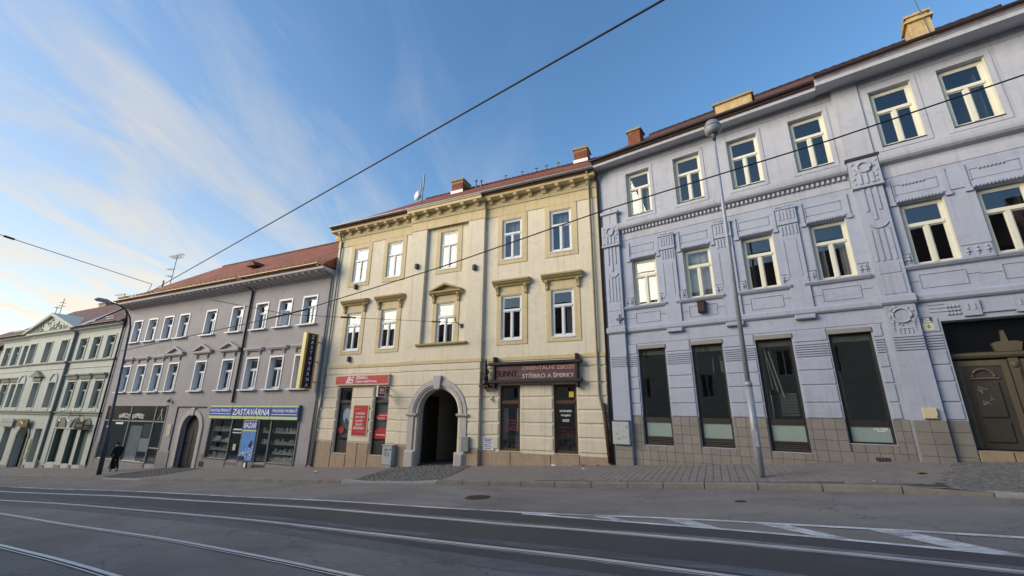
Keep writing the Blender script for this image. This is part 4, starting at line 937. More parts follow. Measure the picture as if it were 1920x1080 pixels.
obj('sheet_flashing', MB().add([(-45.4, -.4, 8.45), (-44.0, -.4, 8.45), (-45.2, 2.6, 10.88), (-50.3, 3.2, 10.2)], [(0, 1, 2, 3)]).add([(-45.4, -.4, 8.35), (-44.0, -.4, 8.35), (-45.2, 2.6, 10.78), (-50.3, 3.2, 10.1)], [(3, 2, 1, 0)]), M_sheet, erf)
sg = MB()
for k in range(4): sg.tube([(-44.5 + k * 1.55, -.1 + (k % 2) * .5, 8.72 + (k % 2) * .4), (-43.2 + k * 1.55, -.1 + (k % 2) * .5, 8.72 + (k % 2) * .4)], .05, 5)
sg.tube([(-61, .3, 9.02), (-55.3, .3, 9.02)], .05, 5); obj('snow_guard', sg, mat('pale_snow_guard', 'b9b3ad', .5, .1, 3, metal=.3), erf)
bx('roof_window', M_sheet, -42.6, -41.4, 1.9, 2.6, 10.2, 10.75, erf)
for X, zt in ((-52.6, 12.95), (-56.5, 12.7)): obj('chimney', MB().box(X, X + 1.5, 4.6, 5.4, 11.6, zt - .12).box(X - .08, X + 1.58, 4.52, 5.48, zt - .12, zt), M_chcap, erf)
gutter(EH, -45.2, -38.4, -.56, 8.34, M_dkpipe, .09); gutter(EH, -61.3, -55.6, -.56, 8.34, M_dkpipe, .09)
pipe(EH, [(-45.8, -.5, 8.3), (-45.85, -.12, 7.9), (-45.85, -.1, -2.4)], .06, mat('green_grey_pipe', '6d7569', .6), clips=(6, 3, 0))
# ground floor of the green house
for k, (a, b, z0, z1) in enumerate(garch):
    m_ = MB(); pts = arch_pts((a + b) / 2, .12, .78, 10); inn = arch_pts((a + b) / 2, .12, .62, 10)[::-1]; m_.prism((pts + inn)[::-1], -.08, 0); obj('fanlight_arch', m_, M_greentrim, EH)
    fl = MB(); fl.prism(arch_pts((a + b) / 2, .12, .61, 10), -.03, 0); obj('fanlight', fl, mat('dim_fanlight', '6f756d', .3, .1, 3), EH)
    bx('reveal_side', M_greendark, a, a + .02, .0, .3, z0, z1, EH)
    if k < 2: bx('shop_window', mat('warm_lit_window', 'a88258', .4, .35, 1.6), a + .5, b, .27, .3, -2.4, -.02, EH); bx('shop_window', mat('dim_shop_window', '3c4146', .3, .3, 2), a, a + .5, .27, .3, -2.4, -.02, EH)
    else: bx('door', M_greendark, a + .02, b - .02, .2, .26, -2.5, 0, EH)
obj('impost_band', MB().box(-45.0, -39.0, -.07, 0, .02, .10), M_green, EH)
bx('quoin', M_green, -45.9, -44.95, -.05, 0, -2.6, 1.0, EH)
bx('door', dm, -50.75, -48.65, .24, .28, -3.4, 1.0, EH)
m_ = MB(); pts = [(-49.7 + 1.3 * math.cos(rad(a)), -.8 + 1.12 * math.sin(rad(a))) for a in range(0, 181, 15)]; inn = [(-49.7 + 1.07 * math.cos(rad(a)), -.8 + .91 * math.sin(rad(a))) for a in range(180, -1, -15)]; m_.prism((pts + inn)[::-1], -.28, -.2).box(-51.0, -50.75, -.28, -.2, -3.3, -.8).box(-48.65, -48.4, -.28, -.2, -3.3, -.8); obj('door_surround', m_, M_greentrim, EH)
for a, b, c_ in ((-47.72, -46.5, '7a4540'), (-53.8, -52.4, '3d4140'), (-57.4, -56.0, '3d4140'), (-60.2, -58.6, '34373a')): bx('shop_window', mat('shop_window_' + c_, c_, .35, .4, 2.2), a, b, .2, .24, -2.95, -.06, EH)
bx('shop_poster', mat('yellow_green_poster', 'b8b48a', .6, .4, 3), -48.3, -47.85, -.25, -.2, -2.4, -.9, EH)
for xa, xb in ((-61, -54.6), (-54.4, -51.1), (-48.3, -47.75), (-46.45, -44.95), (-43.3, -42.4), (-41.1, -40.7), (-39.35, -38.4)): obj('base_stone', MB().cham(xa, xb, bayo((xa + xb) / 2) - .05, bayo((xa + xb) / 2), min(h(xa), h(xb)) - .4, h((xa + xb) / 2) + .22, .012), M_greybase, EH)

# ------------------------------------------------------------ blue house (its own straight front, turned toward the viewer)
BH = thing('blue_house', 'lavender blue house with cream window frames, fluted pilasters and tiled base', 'house', (6.8, 0, h(6.6)), 'B')
bw = [(1.39 + 2.0 * i, 2.39 + 2.0 * i) for i in range(4)]; bw2 = [(9.62, 10.62), (11.22, 12.22), (13.45, 14.4)]
fw_ = [(1.36 + 2.0 * i, 2.33 + 2.0 * i) for i in range(4)]; fw2 = [(9.6, 10.57), (11.2, 12.17), (13.45, 14.4)]
gw_ = [(1.34, 2.37, .5), (3.29, 4.31, .52), (5.32, 6.34, .5), (7.29, 8.31, .82)]
RX = 8.70; YO = -.10       # the projecting right part of the front
door = (9.79, 12.15, .52, 4.06)
mb = MB(); wall_holes(mb, .06, RX, -.9, 8.9, [(a, b, 5.66, 7.6) for a, b in fw_] + [(a, b, z, 4.08) for a, b, z in gw_], 0, .34); obj('wall', mb, M_blue, BH)
mb = MB(); wall_holes(mb, .06, RX, 8.9, 12.4, [(a, b, 9.6, 11.59) for a, b in bw], 0, .30); obj('upper_wall', mb, M_bluelt, BH)
mb = MB(); wall_holes(mb, RX, 14.6, -.5, 8.9, [(a, b, 5.70, 7.64) for a, b in fw2] + [door], YO, .44); mb.quad((RX, YO, -.9), (RX, 0, -.9), (RX, 0, 8.9), (RX, YO, 8.9)); obj('right_wall', mb, M_blue, BH)
mb = MB(); wall_holes(mb, RX, 14.6, 8.9, 12.4, [(a, b, 9.64, 11.64) for a, b in bw2], YO, .40); mb.quad((RX, YO, 8.9), (RX, 0, 8.9), (RX, 0, 12.4), (RX, YO, 12.4)); obj('right_upper_wall', mb, M_bluelt, BH)
mb = MB(); shell(mb, .06, 14.6, -.9, 12.4, 0, 10); obj('side_walls', mb, M_bluelt, BH)
interior(BH, .2, 9.6, [.1, 4.5, 8.7, 12.3]); interior(BH, 9.6, 14.5, [4.5, 8.7, 12.3])
# windows
for i, (a, b) in enumerate(bw + bw2):
    o_ = 0 if i < 4 else YO; z0, z1 = (9.6, 11.59) if i < 4 else (9.64, 11.64)
    w = window(BH, a + .02, b - .02, z0 + .02, z1 - .02, o_ + .17, M_creamf, .078, .36, sash=.03, depth=.07, sill=(a, b, o_ - .03, z0 - .04, z0 + .01), sillm=M_brownf)
    m_ = MB(); m_.box(a + .0, a + .02, o_ + .05, o_ + .17, z0, z1).box(b - .02, b, o_ + .05, o_ + .17, z0, z1); obj('jamb_lining', m_, M_creamf, w)
    for (xa, xb, za, zb) in ((a - .13, a - .01, z0 - .17, z1 + .15), (b + .01, b + .13, z0 - .17, z1 + .15), (a - .01, b + .01, z1 + .01, z1 + .15), (a - .01, b + .01, z0 - .17, z0 - .045)):
        obj('window_surround', MB().box(xa, xb, o_ - .018, o_, za, zb), M_bluelt, w)
for i, (a, b) in enumerate(fw_ + fw2):
    o_ = 0 if i < 4 else YO; z0, z1 = (5.66, 7.6) if i < 4 else (5.70, 7.64); d = z0 - 5.66
    w = window(BH, a + .02, b - .02, z0 + .02, z1 - .02, o_ + .17, M_creamf, .075, .35, sash=.03, depth=.07)
    m_ = MB(); m_.box(a + .0, a + .02, o_ + .05, o_ + .17, z0, z1).box(b - .02, b, o_ + .05, o_ + .17, z0, z1); obj('jamb_lining', m_, M_creamf, w)
    sx0, sx1 = (a - .40, b + .28) if i < 4 else ((a - .26, b + .62) if i == 4 else (a - .05, b + .6))
    obj('sill_ledge', MB().prof([(o_, 5.53 + d), (o_ - .07, 5.55 + d), (o_ - .13, 5.62 + d), (o_ - .13, 5.66 + d), (o_, 5.68 + d)], sx0, sx1), M_blue, BH)
    # beaded hood moulding over the window
    hd = obj('hood_moulding', MB().prof([(o_, z1 + .02), (o_ - .05, z1 + .02), (o_ - .09, z1 + .08), (o_ - .09, z1 + .12), (o_, z1 + .14)], a - .03, b + .03), M_blue, BH)
    bd = MB(); X = a
    while X < b: bd.ball((X, o_ - .085, z1 + .055), .026, 1, 1, 6, 4); X += .072
    tag(obj('beads', bd, M_blue, hd), kind='stuff')
    for xa, xb in ((a - .19, a - .04), (b + .04, b + .19)): obj('hood_ear', MB().box(xa, xb, o_ - .06, o_, z1 - .04, z1 + .06).box(xa + .02, xb - .02, o_ - .04, o_, z1 + .061, z1 + .80), M_blue, hd)
    obj('hood_panel', MB().box(a + .0, b - .03, o_ - .012, o_, z1 + .30, z1 + .60), M_bluetrim, hd)
    m_ = MB(); m_.box(a - .02, a + .0, o_ - .03, o_, z1 + .28, z1 + .62).box(a, b - .03, o_ - .03, o_, z1 + .60, z1 + .63); obj('panel_edge', m_, M_blue, hd)
    if i >= 4:
        bd = MB(); X = a + .2
        while X < b - .3: bd.ball((X, o_ - .03, z1 + .58), .03, 1, 1, 6, 4); X += .075
        tag(obj('garland_beads', bd, M_blue, hd), kind='stuff')
    # knob panels beside the sill
    kp = ((a - .38, a - .05), (b + .03, b + .27)) if i < 4 else (((a - .24, a - .04), (b + .03, b + .60)) if i == 4 else ((b + .03, b + .6),))
    for xa, xb in kp:
        q = obj('knob_panel', MB().box(xa, xb, o_ - .02, o_, 5.69 + d, 6.03 + d).box(xa - .01, xb + .01, o_ - .04, o_, 6.031 + d, 6.05 + d), M_blue, BH)
        nk = 3 if xb - xa > .5 else 2
        for k in range(nk):
            X = xa + (xb - xa) * (k + .5) / nk
            piece('drop_knob', 1, lambda m__: m__.ball((0, 0, .22), .035, .8, 1, 8, 5).ball((0, -.01, .13), .048, .9, 1, 8, 5).ball((0, 0, .05), .028, .8, 1, 8, 5), M_blue, (X, o_ - .03, 5.72 + d), q, smooth=True)
    # apron panel below the sill
    m_ = MB(); e = .018
    for xa, xb, za, zb in ((a + .0, b - .02, 5.37, 5.39), (a - .0, a + .02, 4.98, 5.37), (a + .02, b - .02, 4.98, 4.995), (b - .04, b - .02, 4.995, 5.37), (a - .38, a, 5.2, 5.215), (b - .02, b + .25, 5.24, 5.255)): m_.box(xa, xb, o_ - e, o_, za + d, zb + d)
    obj('apron_panel', m_, M_blue, BH)
# lesenes between the windows
for c in (2.82, 4.82, 6.82):
    l = obj('lesene', MB().box(c - .27, c + .28, -.06, 0, 4.64, 7.74), M_blue, BH)
    obj('lesene_head', MB().box(c - .29, c + .29, -.10, 0, 7.76, 8.30).box(c - .32, c + .32, -.13, 0, 8.301, 8.36), M_blue, l)
    for k in range(5):
        piece('flute_bar', 1, lambda q: q.box(-.025, .025, -.02, 0, 0, .33), M_blue, (c - .2 + k * .1, -.10, 7.92), l); piece('flute_bar', 2, lambda q: q.box(-.022, .022, -.025, 0, 0, .33), M_blue, (c - .2 + k * .1, -.06, 7.38), l)
    m_ = MB(); rr = random.Random(int(c * 10))
    for k in range(9): m_.ball((c - .26 + k * .065, -.13, 8.38 + rr.uniform(0, .03)), rr.uniform(.025, .045), .8, 1, 6, 4)
    tag(obj('leaf_crest', m_, M_blue, l), kind='stuff')
    for dx in (-.42, .42): obj('side_scroll', MB().ring((c + dx, -.02, 8.30), .05, .016, 180, 400, 8, k=5), M_blue, l)
    obj('foot_block', MB().cham(c - .28, c + .27, -.16, 0, 4.49, 4.62, .02), M_blue, l)
    for dx in (-.215, .13): obj('groove_bar', MB().box(c + dx, c + dx + .012, -.075, -.06, 5.9, 7.2), M_blue, l)
c = 10.9; obj('lesene', MB().box(c - .16, c + .14, YO - .03, YO, 7.75, 8.32), M_blue, BH)
# big pilasters
def pilaster(x0, x1, yo, low_panel):
    c = (x0 + x1) / 2; y = yo - .14
    p_ = obj('pilaster', MB().box(x0, x1, y, yo, -.6, 8.42), M_blue, BH)
    obj('pilaster_capital', MB().box(x0 - .04, x1 + .04, y - .06, yo, 8.42, 9.30).box(x0 - .05, x1 + .05, y - .1, yo, 8.34, 8.419), M_bluetrim, p_)
    obj('pilaster_ring', MB().ring((c, y - .08, 9.02), .17, .04, n=20), M_bluelt, p_, smooth=True)
    for k in range(3): piece('capital_bar', 1, lambda q: q.box(-.035, .035, -.035, 0, 0, .34), M_bluelt, (c - .15 + k * .15, y - .06, 8.46), p_)
    m_ = MB(); rr = random.Random(int(x0 * 9))
    for sx in (-1, 1):
        for k in range(5): m_.ball((c + sx * (.26 + rr.uniform(-.04, .04)), y - .06, 8.5 + k * .17), rr.uniform(.035, .06), .8, 1, 6, 4)
    tag(obj('capital_flowers', m_, M_bluelt, p_), kind='stuff')
    for k, zb in enumerate((7.55, 7.25, 7.55)): obj('hanging_strip', MB().box(c - .19 + k * .15, c - .12 + k * .15, y - .03, y, zb, 8.33), M_blue, p_)
    obj('apron_curve', MB().ring((c + .02, y - .02, 7.22), .24, .022, 205, 335, 10, k=5), M_blue, p_)
    for k in range(4): piece('flute_bar', 3, lambda q: q.box(-.03, .03, -.022, 0, 0, 1.0), M_blue, (c - .21 + k * .14, y, 5.95), p_)
    for za, zb in ((5.55, 5.86), (4.93, 5.52)): obj('pilaster_panel', MB().cham(x0 + .08, x1 - .08, y - .018, y, za, zb, .012), M_blue, p_)
    obj('pilaster_base', MB().prof([(yo, 4.6), (y - .04, 4.62), (y - .10, 4.68), (y - .10, 4.84), (y, 4.9), (yo, 4.9)], x0 - .05, x1 + .05), M_bluetrim, p_)
    return p_
pL = pilaster(.24, .92, 0, False)
obj('pilaster_top', MB().box(.28, .90, -.16, 0, 9.30, 9.84).box(.20, .98, -.24, 0, 9.841, 9.96).box(.57, .60, -.175, -.16, 9.4, 9.84), M_bluelt, pL)
m_ = MB(); m_.ball((.6, -.12, 10.02), .13, .6, .6).ball((.45, -.12, 9.99), .07, .6, .6).ball((.75, -.12, 9.99), .07, .6, .6); obj('pilaster_finial', m_, M_bluelt, pL)
obj('cast_rosette', MB().ball((.75, -.17, 5.2), .10, .7, 1).ball((.75, -.17, 5.35), .05, .7, 1).ball((.75, -.17, 5.05), .05, .7, 1).ball((.64, -.16, 5.2), .05).ball((.86, -.16, 5.2), .05), mat('dark_blue_relief', '6b7390', .9), pL)
pM = pilaster(8.70, 9.36, YO, True)
obj('pilaster_upper', MB().box(8.72, 9.38, YO - .05, YO, 9.42, 12.2), M_bluelt, pM)
obj('pilaster_slab', MB().box(8.62, 9.46, YO - .24, YO, 9.31, 9.40), M_brownf, pM)
y_ = YO - .14
obj('medallion_ring', MB().ring((9.03, y_ - .02, 4.30), .2, .03, n=20), M_bluelt, pM, smooth=True)
m_ = MB(); rr = random.Random(2)
for k in range(26):
    a_ = rad(rr.uniform(0, 360)); R_ = rr.uniform(.2, .3); m_.ball((9.03 + R_ * math.cos(a_), y_ - .01, 4.27 + R_ * math.sin(a_)), rr.uniform(.02, .04), .8, 1, 6, 4)
for sx in (-.22, .22):
    for k in range(4): m_.ball((9.03 + sx, y_ - .01, 4.1 - k * .07), .035 - k * .005, .8, 1, 6, 4)
tag(obj('medallion_flowers', m_, M_bluelt, pM), kind='stuff')
m_ = MB(); m_.box(8.88, 9.18, y_ - .02, y_, 3.92, 3.94)
for k in range(4): m_.box(8.89 + k * .09, 8.91 + k * .09, y_ - .02, y_, 3.78, 3.919)
obj('medallion_drop', m_, M_bluelt, pM)
bx('corner_strip', mat('pale_corner_strip', '9d9890', .7), 8.68, 8.70, y_ - .005, y_ + .05, -.3, 1.48, BH)
# horizontal members
for xa, xb, o_ in ((.98, RX - .05, 0), (9.42, 14.6, YO)):
    obj('base_course', MB().prof([(o_, 4.62), (o_ - .06, 4.63), (o_ - .11, 4.68), (o_ - .12, 4.80), (o_ - .04, 4.86), (o_, 4.88)], xa, xb), M_bluetrim, BH)
    obj('plain_band', MB().box(xa, xb, o_ - .015, o_, 8.55, 8.84), M_bluelt, BH)
    obj('upper_cornice', MB().prof([(o_, 8.98), (o_ - .16, 9.02), (o_ - .22, 9.08), (o_ - .24, 9.16), (o_ - .24, 9.29), (o_ - .06, 9.36), (o_, 9.37)], xa, xb), M_bluelt, BH)
    dn = MB(); X = xa + .1
    while X < xb - .1: dn.box(X, X + .07, o_ - .10, o_, 8.86, 8.975); X += .14
    if o_ == 0: tag(obj('dentils', dn, M_bluelt, BH), kind='stuff')
    obj('thin_band', MB().box(xa - .7 if o_ == 0 else xa, xb, o_ - .02, o_, 11.90, 11.935), M_bluelt, BH)
# stucco joints of the ground floor: slabs between openings
gaps = [(.94, 1.30), (2.41, 3.25), (4.35, 5.28), (6.38, 7.25), (8.35, 8.55)]
def bcourse(xa, xb, za, zb, o_): obj('stucco_course', MB().cham(xa, xb, o_ - .03, o_, za + .003, zb - .003, .011), M_blue, BH)
for xa, xb, o_ in [(a, b, 0) for a, b in gaps] + [(9.38, 9.74, YO)]:
    for za, zb in ((1.50, 1.915), (1.955, 2.445), (2.475, 2.885), (2.915, 3.29), (3.79, 4.155)): bcourse(xa, xb, za, zb, o_)
    for k in range(6): obj('reed', MB().box(xa, xb, o_ - .034, o_, 3.33 + k * .072, 3.33 + k * .072 + .040), M_blue, BH)
for k in range(6): obj('reed', MB().box(8.72, 9.34, y_ - .03, y_, 3.33 + k * .072, 3.33 + k * .072 + .040), M_blue, pM)
for k in range(6): obj('reed', MB().box(.26, .90, -.17, -.14, 3.33 + k * .072, 3.33 + k * .072 + .040), M_blue, pL)
obj('lintel_line', MB().box(.94, 8.6, -.015, 0, 4.175, 4.2), M_blue, BH)
# shop windows of the ground floor
for k, (a, b, z0) in enumerate(gw_):
    f = MB(); y = .10; fz = .05
    f.box(a + .01, a + .07, y, y + .08, z0, 3.95).box(b - .07, b - .01, y, y + .08, z0, 3.95).box(a + .07, b - .07, y, y + .08, 3.88, 3.95).box(a + .07, b - .07, y - .02, y + .09, 1.29, 1.45).box(a + .07, b - .07, y, y + .08, z0, z0 + .05)
    if k < 3: f.box(a + .07, b - .07, y, y + .08, .72, .80)
    w = obj('shop_window', f, M_brownf, BH)
    bx('pane', M_glassshop, a + .07, b - .07, y + .03, y + .04, 1.45, 3.88, w)
    bx('milk_pane', M_glassmilk, a + .07, b - .07, y + .03, y + .045, .80 if k < 3 else z0 + .05, 1.29, w)
    bx('blind_box', mat('taupe_blind_box', '8a847c', .6, .05, 3), a - .01, b + .01, -.06, .12, 3.955, 4.09, w)
    obj('olive_rail', MB().box(a + .07, a + .11, y + .05, y + .09, 1.46, 3.87).box(a + .112, b - .07, y + .05, y + .09, 3.72, 3.87), mat('olive_rail', '55554a', .7), w)
    if k < 3:
        for q in range(3): bx('vent_slat', mat('brown_slat', '4f4840', .5), a + .08, b - .08, y - .01, y + .06, z0 + .06 + q * .055, z0 + .085 + q * .055, w)
    if k == 2:
        m_ = MB(); m_.tube([(a + .18, .3, 3.75), (a + .26, .3, 2.35)], .02, 5).tube([(a + .18, .3, 3.75), (a + .40, .3, 2.3)], .02, 5).tube([(a + .30, .3, 3.6), (a + .55, .3, 2.1)], .02, 5); obj('hanging_cords', m_, mat('pale_cord', '9d9a8c', .8), w)
        for q in range(8): bx('blind_slat', mat('grey_green_slat', '5d6764', .6), a + .4, b - .15, .4, .44, 1.55 + q * .09, 1.61 + q * .09, w)
    if k == 1:
        m_ = MB(); m_.box(a + .55, a + .57, .5, .52, 3.0, 3.5).box(a + .8, a + .82, .5, .52, 3.0, 3.55).box(a + .85, a + .87, .5, .52, 3.0, 3.4); obj('inner_lights', m_, mat('pale_cord', '9d9a8c', .8), w)
    if k == 3: text('VOLTIME', .07, M_white, (b - .28, y + .028, 1.22), w, .32); bx('small_print', M_white, b - .36, b - .18, y + .026, y + .03, 1.155, 1.17, w)
# plinth of square tiles, each its own piece
bed = obj('plinth_bed', MB().box(.94, 8.66, -.012, 0, -.7, .48).box(.94, 1.33, -.012, 0, .48, 1.485).box(2.38, 3.28, -.012, 0, .48, 1.485).box(4.32, 5.31, -.012, 0, .48, 1.485).box(6.35, 7.28, -.012, 0, .48, 1.485).box(8.32, 8.66, -.012, 0, .48, 1.485).box(7.28, 8.32, -.012, 0, .48, .8), M_grout, BH)
rows = [1.48 - .2965 * k for k in range(9)]
for r in range(8):
    zt, zb = rows[r], rows[r + 1]
    X = .94; k = 0
    while X < 8.62:
        xa, xb = X, min(X + .29, 8.66)
        segs = [(xa, xb)]
        for a, b, z0 in gw_:
            if zt > z0 + .02:
                ns = []
                for p, q in segs:
                    if q <= a - .02 or p >= b + .02: ns.append((p, q))
                    else:
                        if p < a - .02: ns.append((p, a - .015))
                        if q > b + .02: ns.append((b + .015, q))
                segs = ns
                if zb < z0 - .06 and xb > a - .015 and xa < b + .015:
                    p, q = max(xa, a - .015), min(xb, b + .015); W2, H2 = round(q - p - .008, 3), round(z0 - .015 - zb, 3)
                    if W2 > .04: piece('plinth_tile', (W2, H2), lambda m_: m_.cham(-W2 / 2, W2 / 2, -.026, -.011, .004, H2, .004), M_tileplinth, ((p + q) / 2, 0, zb), bed)
        for p, q in segs:
            if q - p > .04 and zt > h(q) - .05:
                W_ = round(q - p - .008, 3)
                piece('plinth_tile', (W_,), lambda m_: m_.cham(-W_ / 2, W_ / 2, -.026, -.011, .004, .2925, .004), M_tileplinth, ((p + q) / 2, random.uniform(-.002, .002), zb), bed)
        X += .29
for xa, xb, yy, nx in ((8.705, 9.355, YO - .145, 2), (9.38, 9.78, YO, 1)):
    W_ = round((xb - xa) / nx - .008, 3)
    for r in range(5):
        for k in range(nx): piece('plinth_tile', (W_,), lambda m_: m_.cham(-W_ / 2, W_ / 2, -.026, .0, .004, .2925, .004), M_tileplinth, (xa + (xb - xa) * (k + .5) / nx, yy, rows[r + 1]), BH)
for r in range(3, 8): piece('plinth_tile', (.66,), lambda m_: m_.cham(-.33, .33, -.026, .0, .004, .2925, .004), M_tileplinth, (.58, -.142, rows[r + 1]), BH)
# portal with carved double door
dw = mat('dark_oak_door', '3b352d', .6, .2, 3, .2, 40, stretch=(1, 1, .25)); dw2 = mat('olive_oak_mould', '5c5340', .6, .15, 3, stretch=(1, 1, .25))
yd = YO + .40
pd = obj('portal_door', MB().box(9.79, 12.15, yd, yd + .06, .78, 3.06), dw, BH)
for xa in (9.86, 11.05):
    lf = obj('door_leaf', MB().box(xa, xa + .98, yd - .05, yd, .80, 3.0), dw, pd)
    obj('leaf_frame', MB().box(xa + .0, xa + .12, yd - .07, yd - .05, .80, 3.0).box(xa + .86, xa + .98, yd - .07, yd - .05, .80, 3.0).box(xa + .12, xa + .86, yd - .07, yd - .05, 2.86, 3.0), dw2, pd)
    obj('leaf_panel', MB().cham(xa + .24, xa + .74, yd - .085, yd - .05, 1.55, 2.45, .03), dw, pd)
    obj('leaf_panel', MB().cham(xa + .24, xa + .74, yd - .085, yd - .05, .95, 1.45, .03), dw, pd)
    obj('carved_arch', MB().ring((xa + .49, yd - .07, 2.58), .2, .03, 0, 180, 12).box(xa + .22, xa + .76, yd - .09, yd - .05, 2.52, 2.56), dw2, pd)
obj('door_post', MB().box(10.86, 11.03, yd - .12, yd, .80, 3.03).box(10.90, 10.99, yd - .15, yd - .12, 1.0, 2.75).ball((10.945, yd - .13, 2.86), .075, .6, 1), dw2, pd)
obj('door_transom', MB().prof([(yd, 3.06), (yd - .12, 3.06), (yd - .16, 3.12), (yd - .16, 3.18), (yd, 3.22)], 9.79, 12.15), dw2, pd)
obj('transom_crest', MB().prism([(10.70, 3.2), (11.14, 3.2), (11.20, 3.42), (11.1, 3.46), (10.76, 3.46), (10.66, 3.42)], yd - .14, yd).prism([(10.86, 3.46), (10.98, 3.46), (10.95, 3.75), (10.89, 3.75)], yd - .08, yd), dw2, pd)
bx('fanlight_pane', M_black, 9.79, 12.15, yd + .0, yd + .03, 3.22, 4.06, pd)
bx('door_handle_plate', M_zinc, 11.06, 11.2, yd - .16, yd - .12, 1.98, 2.05, pd)
m_ = MB(); rr = random.Random(8)
for k in range(5):
    X, Z = 10.2 + rr.uniform(0, .25), 1.75 + rr.uniform(0, .5); m_.tube([(X, yd - .088, Z), (X + rr.uniform(-.1, .12), yd - .088, Z + .1), (X + rr.uniform(-.05, .15), yd - .088, Z + .02)], .008, 4)
obj('graffiti_scrawl', m_, mat('pale_scrawl', '8f938f', .8), pd)
for k in range(4): obj('threshold_stone', MB().cham(9.80 + k * .6, 9.80 + (k + 1) * .6 - .015, YO - .06, yd + .1, .15, .77, .015), mat('sandstone_step', '9d8a70', .85, .12, 3, rnd=.06), BH)
m_ = MB(); m_.box(10.3, 11.8, YO - .05, YO, 4.2, 4.25).box(10.26, 10.6, YO - .07, YO, 4.14, 4.55).box(11.2, 11.55, YO - .07, YO, 4.14, 4.55)
for k in range(2):
    for x in (10.34, 11.28): m_.box(x + k * .13, x + k * .13 + .04, YO - .09, YO - .07, 4.3, 4.46)
for k in range(12): m_.ball((9.98 + (k % 4) * .07, YO - .02, 4.24 + (k // 4) * .1), .04, .8, 1, 6, 4)
for k in range(3): m_.box(9.62, 9.95, YO - .02, YO, 4.32 + k * .1, 4.335 + k * .1)
pf = obj('portal_frieze', m_, M_blue, BH)
# eaves and roof
for xa, xb, o_ in ((.02, 8.30, 0), (8.30, 14.7, YO - .12)):
    obj('eaves', MB().prof([(o_ + .1, 12.18), (o_ - .04, 12.18), (o_ - .50, 12.10), (o_ - .58, 12.10), (o_ - .58, 12.24), (o_ - .62, 12.28), (o_ - .62, 12.32), (o_ + .1, 12.40)], xa, xb), M_bluelt, BH)
    gutter(BH, xa, xb, o_ - .70, 12.40, M_dkpipe, .085, 1.1)
brf = gable_roof(BH, .02, 14.7, -.66, 12.36, 5.0, 16.7, 1.2, 14.7, M_roofblue)
ridge_row(brf, 1.2, 14.6, 5.0, 16.7, M_roofblue)
cb = chimney_brick(brf, 1.04, 1.66, 1.7, 2.3, 13.6, 15.05, cap=.14)
c_ = obj('chimney', MB().box(5.0, 6.42, 1.7, 2.4, 13.9, 14.58), M_chstucco, brf); obj('chimney_cap', MB().box(4.92, 6.5, 1.62, 2.48, 14.58, 14.68), M_chcap, c_)
c_ = obj('chimney', MB().box(11.28, 11.86, 1.2, 1.8, 13.4, 14.62), M_chstucco, brf); obj('chimney_cap', MB().box(11.2, 11.94, 1.12, 1.88, 14.62, 14.70).box(11.24, 11.90, 1.16, 1.84, 14.86, 14.94).box(11.3, 11.84, 1.22, 1.78, 14.70, 14.86), M_chstucco, c_); obj('chimney_pot', MB().tube([(11.57, 1.5, 14.94), (11.57, 1.5, 15.14)], .09, 8), M_chstucco, c_); obj('lightning_rod', MB().tube([(11.75, 1.15, 13.6), (11.62, 1.12, 15.55)], .014, 5), M_antr, c_)
pipe(BH, [(.08, -.7, 12.35), (.04, -.4, 12.0), (.09, -.10, 11.6), (.10, -.10, -.25)], .062, M_dkpipe, clips=(9, 6, 3, 1))

# ------------------------------------------------------------ houses across the street (behind the viewer; they shade the street and show in the panes)
M_opp = mat('opposite_house_stucco', 'b5aa97', .9, .06, 1, streak=.08)
for k, (xa, xb, ze, zr, lab) in enumerate(((-125, -95, 5.0, 9.0, 'plain beige house across the street, beyond all the others downhill'), (-95, -66, 6.5, 10.5, 'plain beige house across the street, second from the downhill end'), (-66, -46, 7.5, 11.0, 'plain beige house across the street, third from the downhill end'), (-46, -24, 8.5, 12.5, 'plain beige house across the street opposite the haircutter'), (-24, -4, 9.5, 13.8, 'plain beige house across the street facing the gateway'), (-4, 14, 11.0, 15.2, 'plain beige house across the street behind the viewer'), (14, 34, 12.0, 16.0, 'plain beige house across the street, farthest up the hill'))):
    OH = thing('opposite_house', lab, 'house', ((xa + xb) / 2, -22, h((xa + xb) / 2)), group='houses across the street')
    n = int((xb - xa) / 2.6); wl = [(xa + (xb - xa) * (i + .5) / n - .5, xa + (xb - xa) * (i + .5) / n + .5, z, z + 1.9) for i in range(n) for z in (ze - 2.8, ze - 6.6)]
    mb = MB(); wall_holes(mb, xa, xb, h(xa) - 1, ze, wl, 0, .25); mb.v = [(p[0], -22.2 - p[1], p[2]) for p in mb.v]; shell(mb, xa, xb, h(xa) - 1, ze, -22.2, -34); obj('wall', mb, M_opp, OH)
    for i, (a, b, z0, z1) in enumerate(wl):
        w = piece('window', 'opp', lambda q: q.box(-.5, -.43, -.05, 0, 0, 1.9).box(.43, .5, -.05, 0, 0, 1.9).box(-.43, .43, -.05, 0, 1.83, 1.9).box(-.43, .43, -.05, 0, 0, .07).box(-.04, .04, -.05, 0, .07, 1.83), M_whitef, ((a + b) / 2, -22.4, z0), OH)
        piece('pane', 'opp', lambda q: q.box(-.43, .43, -.03, -.02, .07, 1.83), mat('dark_far_pane', '1d2024', .1), ((a + b) / 2, -22.4, z0), w)
    V = [(xa, -21.6, ze), (xb, -21.6, ze), (xb, -28, zr), (xa, -28, zr), (xa, -34.5, ze), (xb, -34.5, ze)]
    obj('roof', MB().add(V, [(0, 3, 2, 1), (1, 2, 5), (4, 5, 2, 3), (0, 4, 3), (0, 1, 5, 4)]), M_roofgreen, OH, uvf=lambda p: (p.x, p.y))
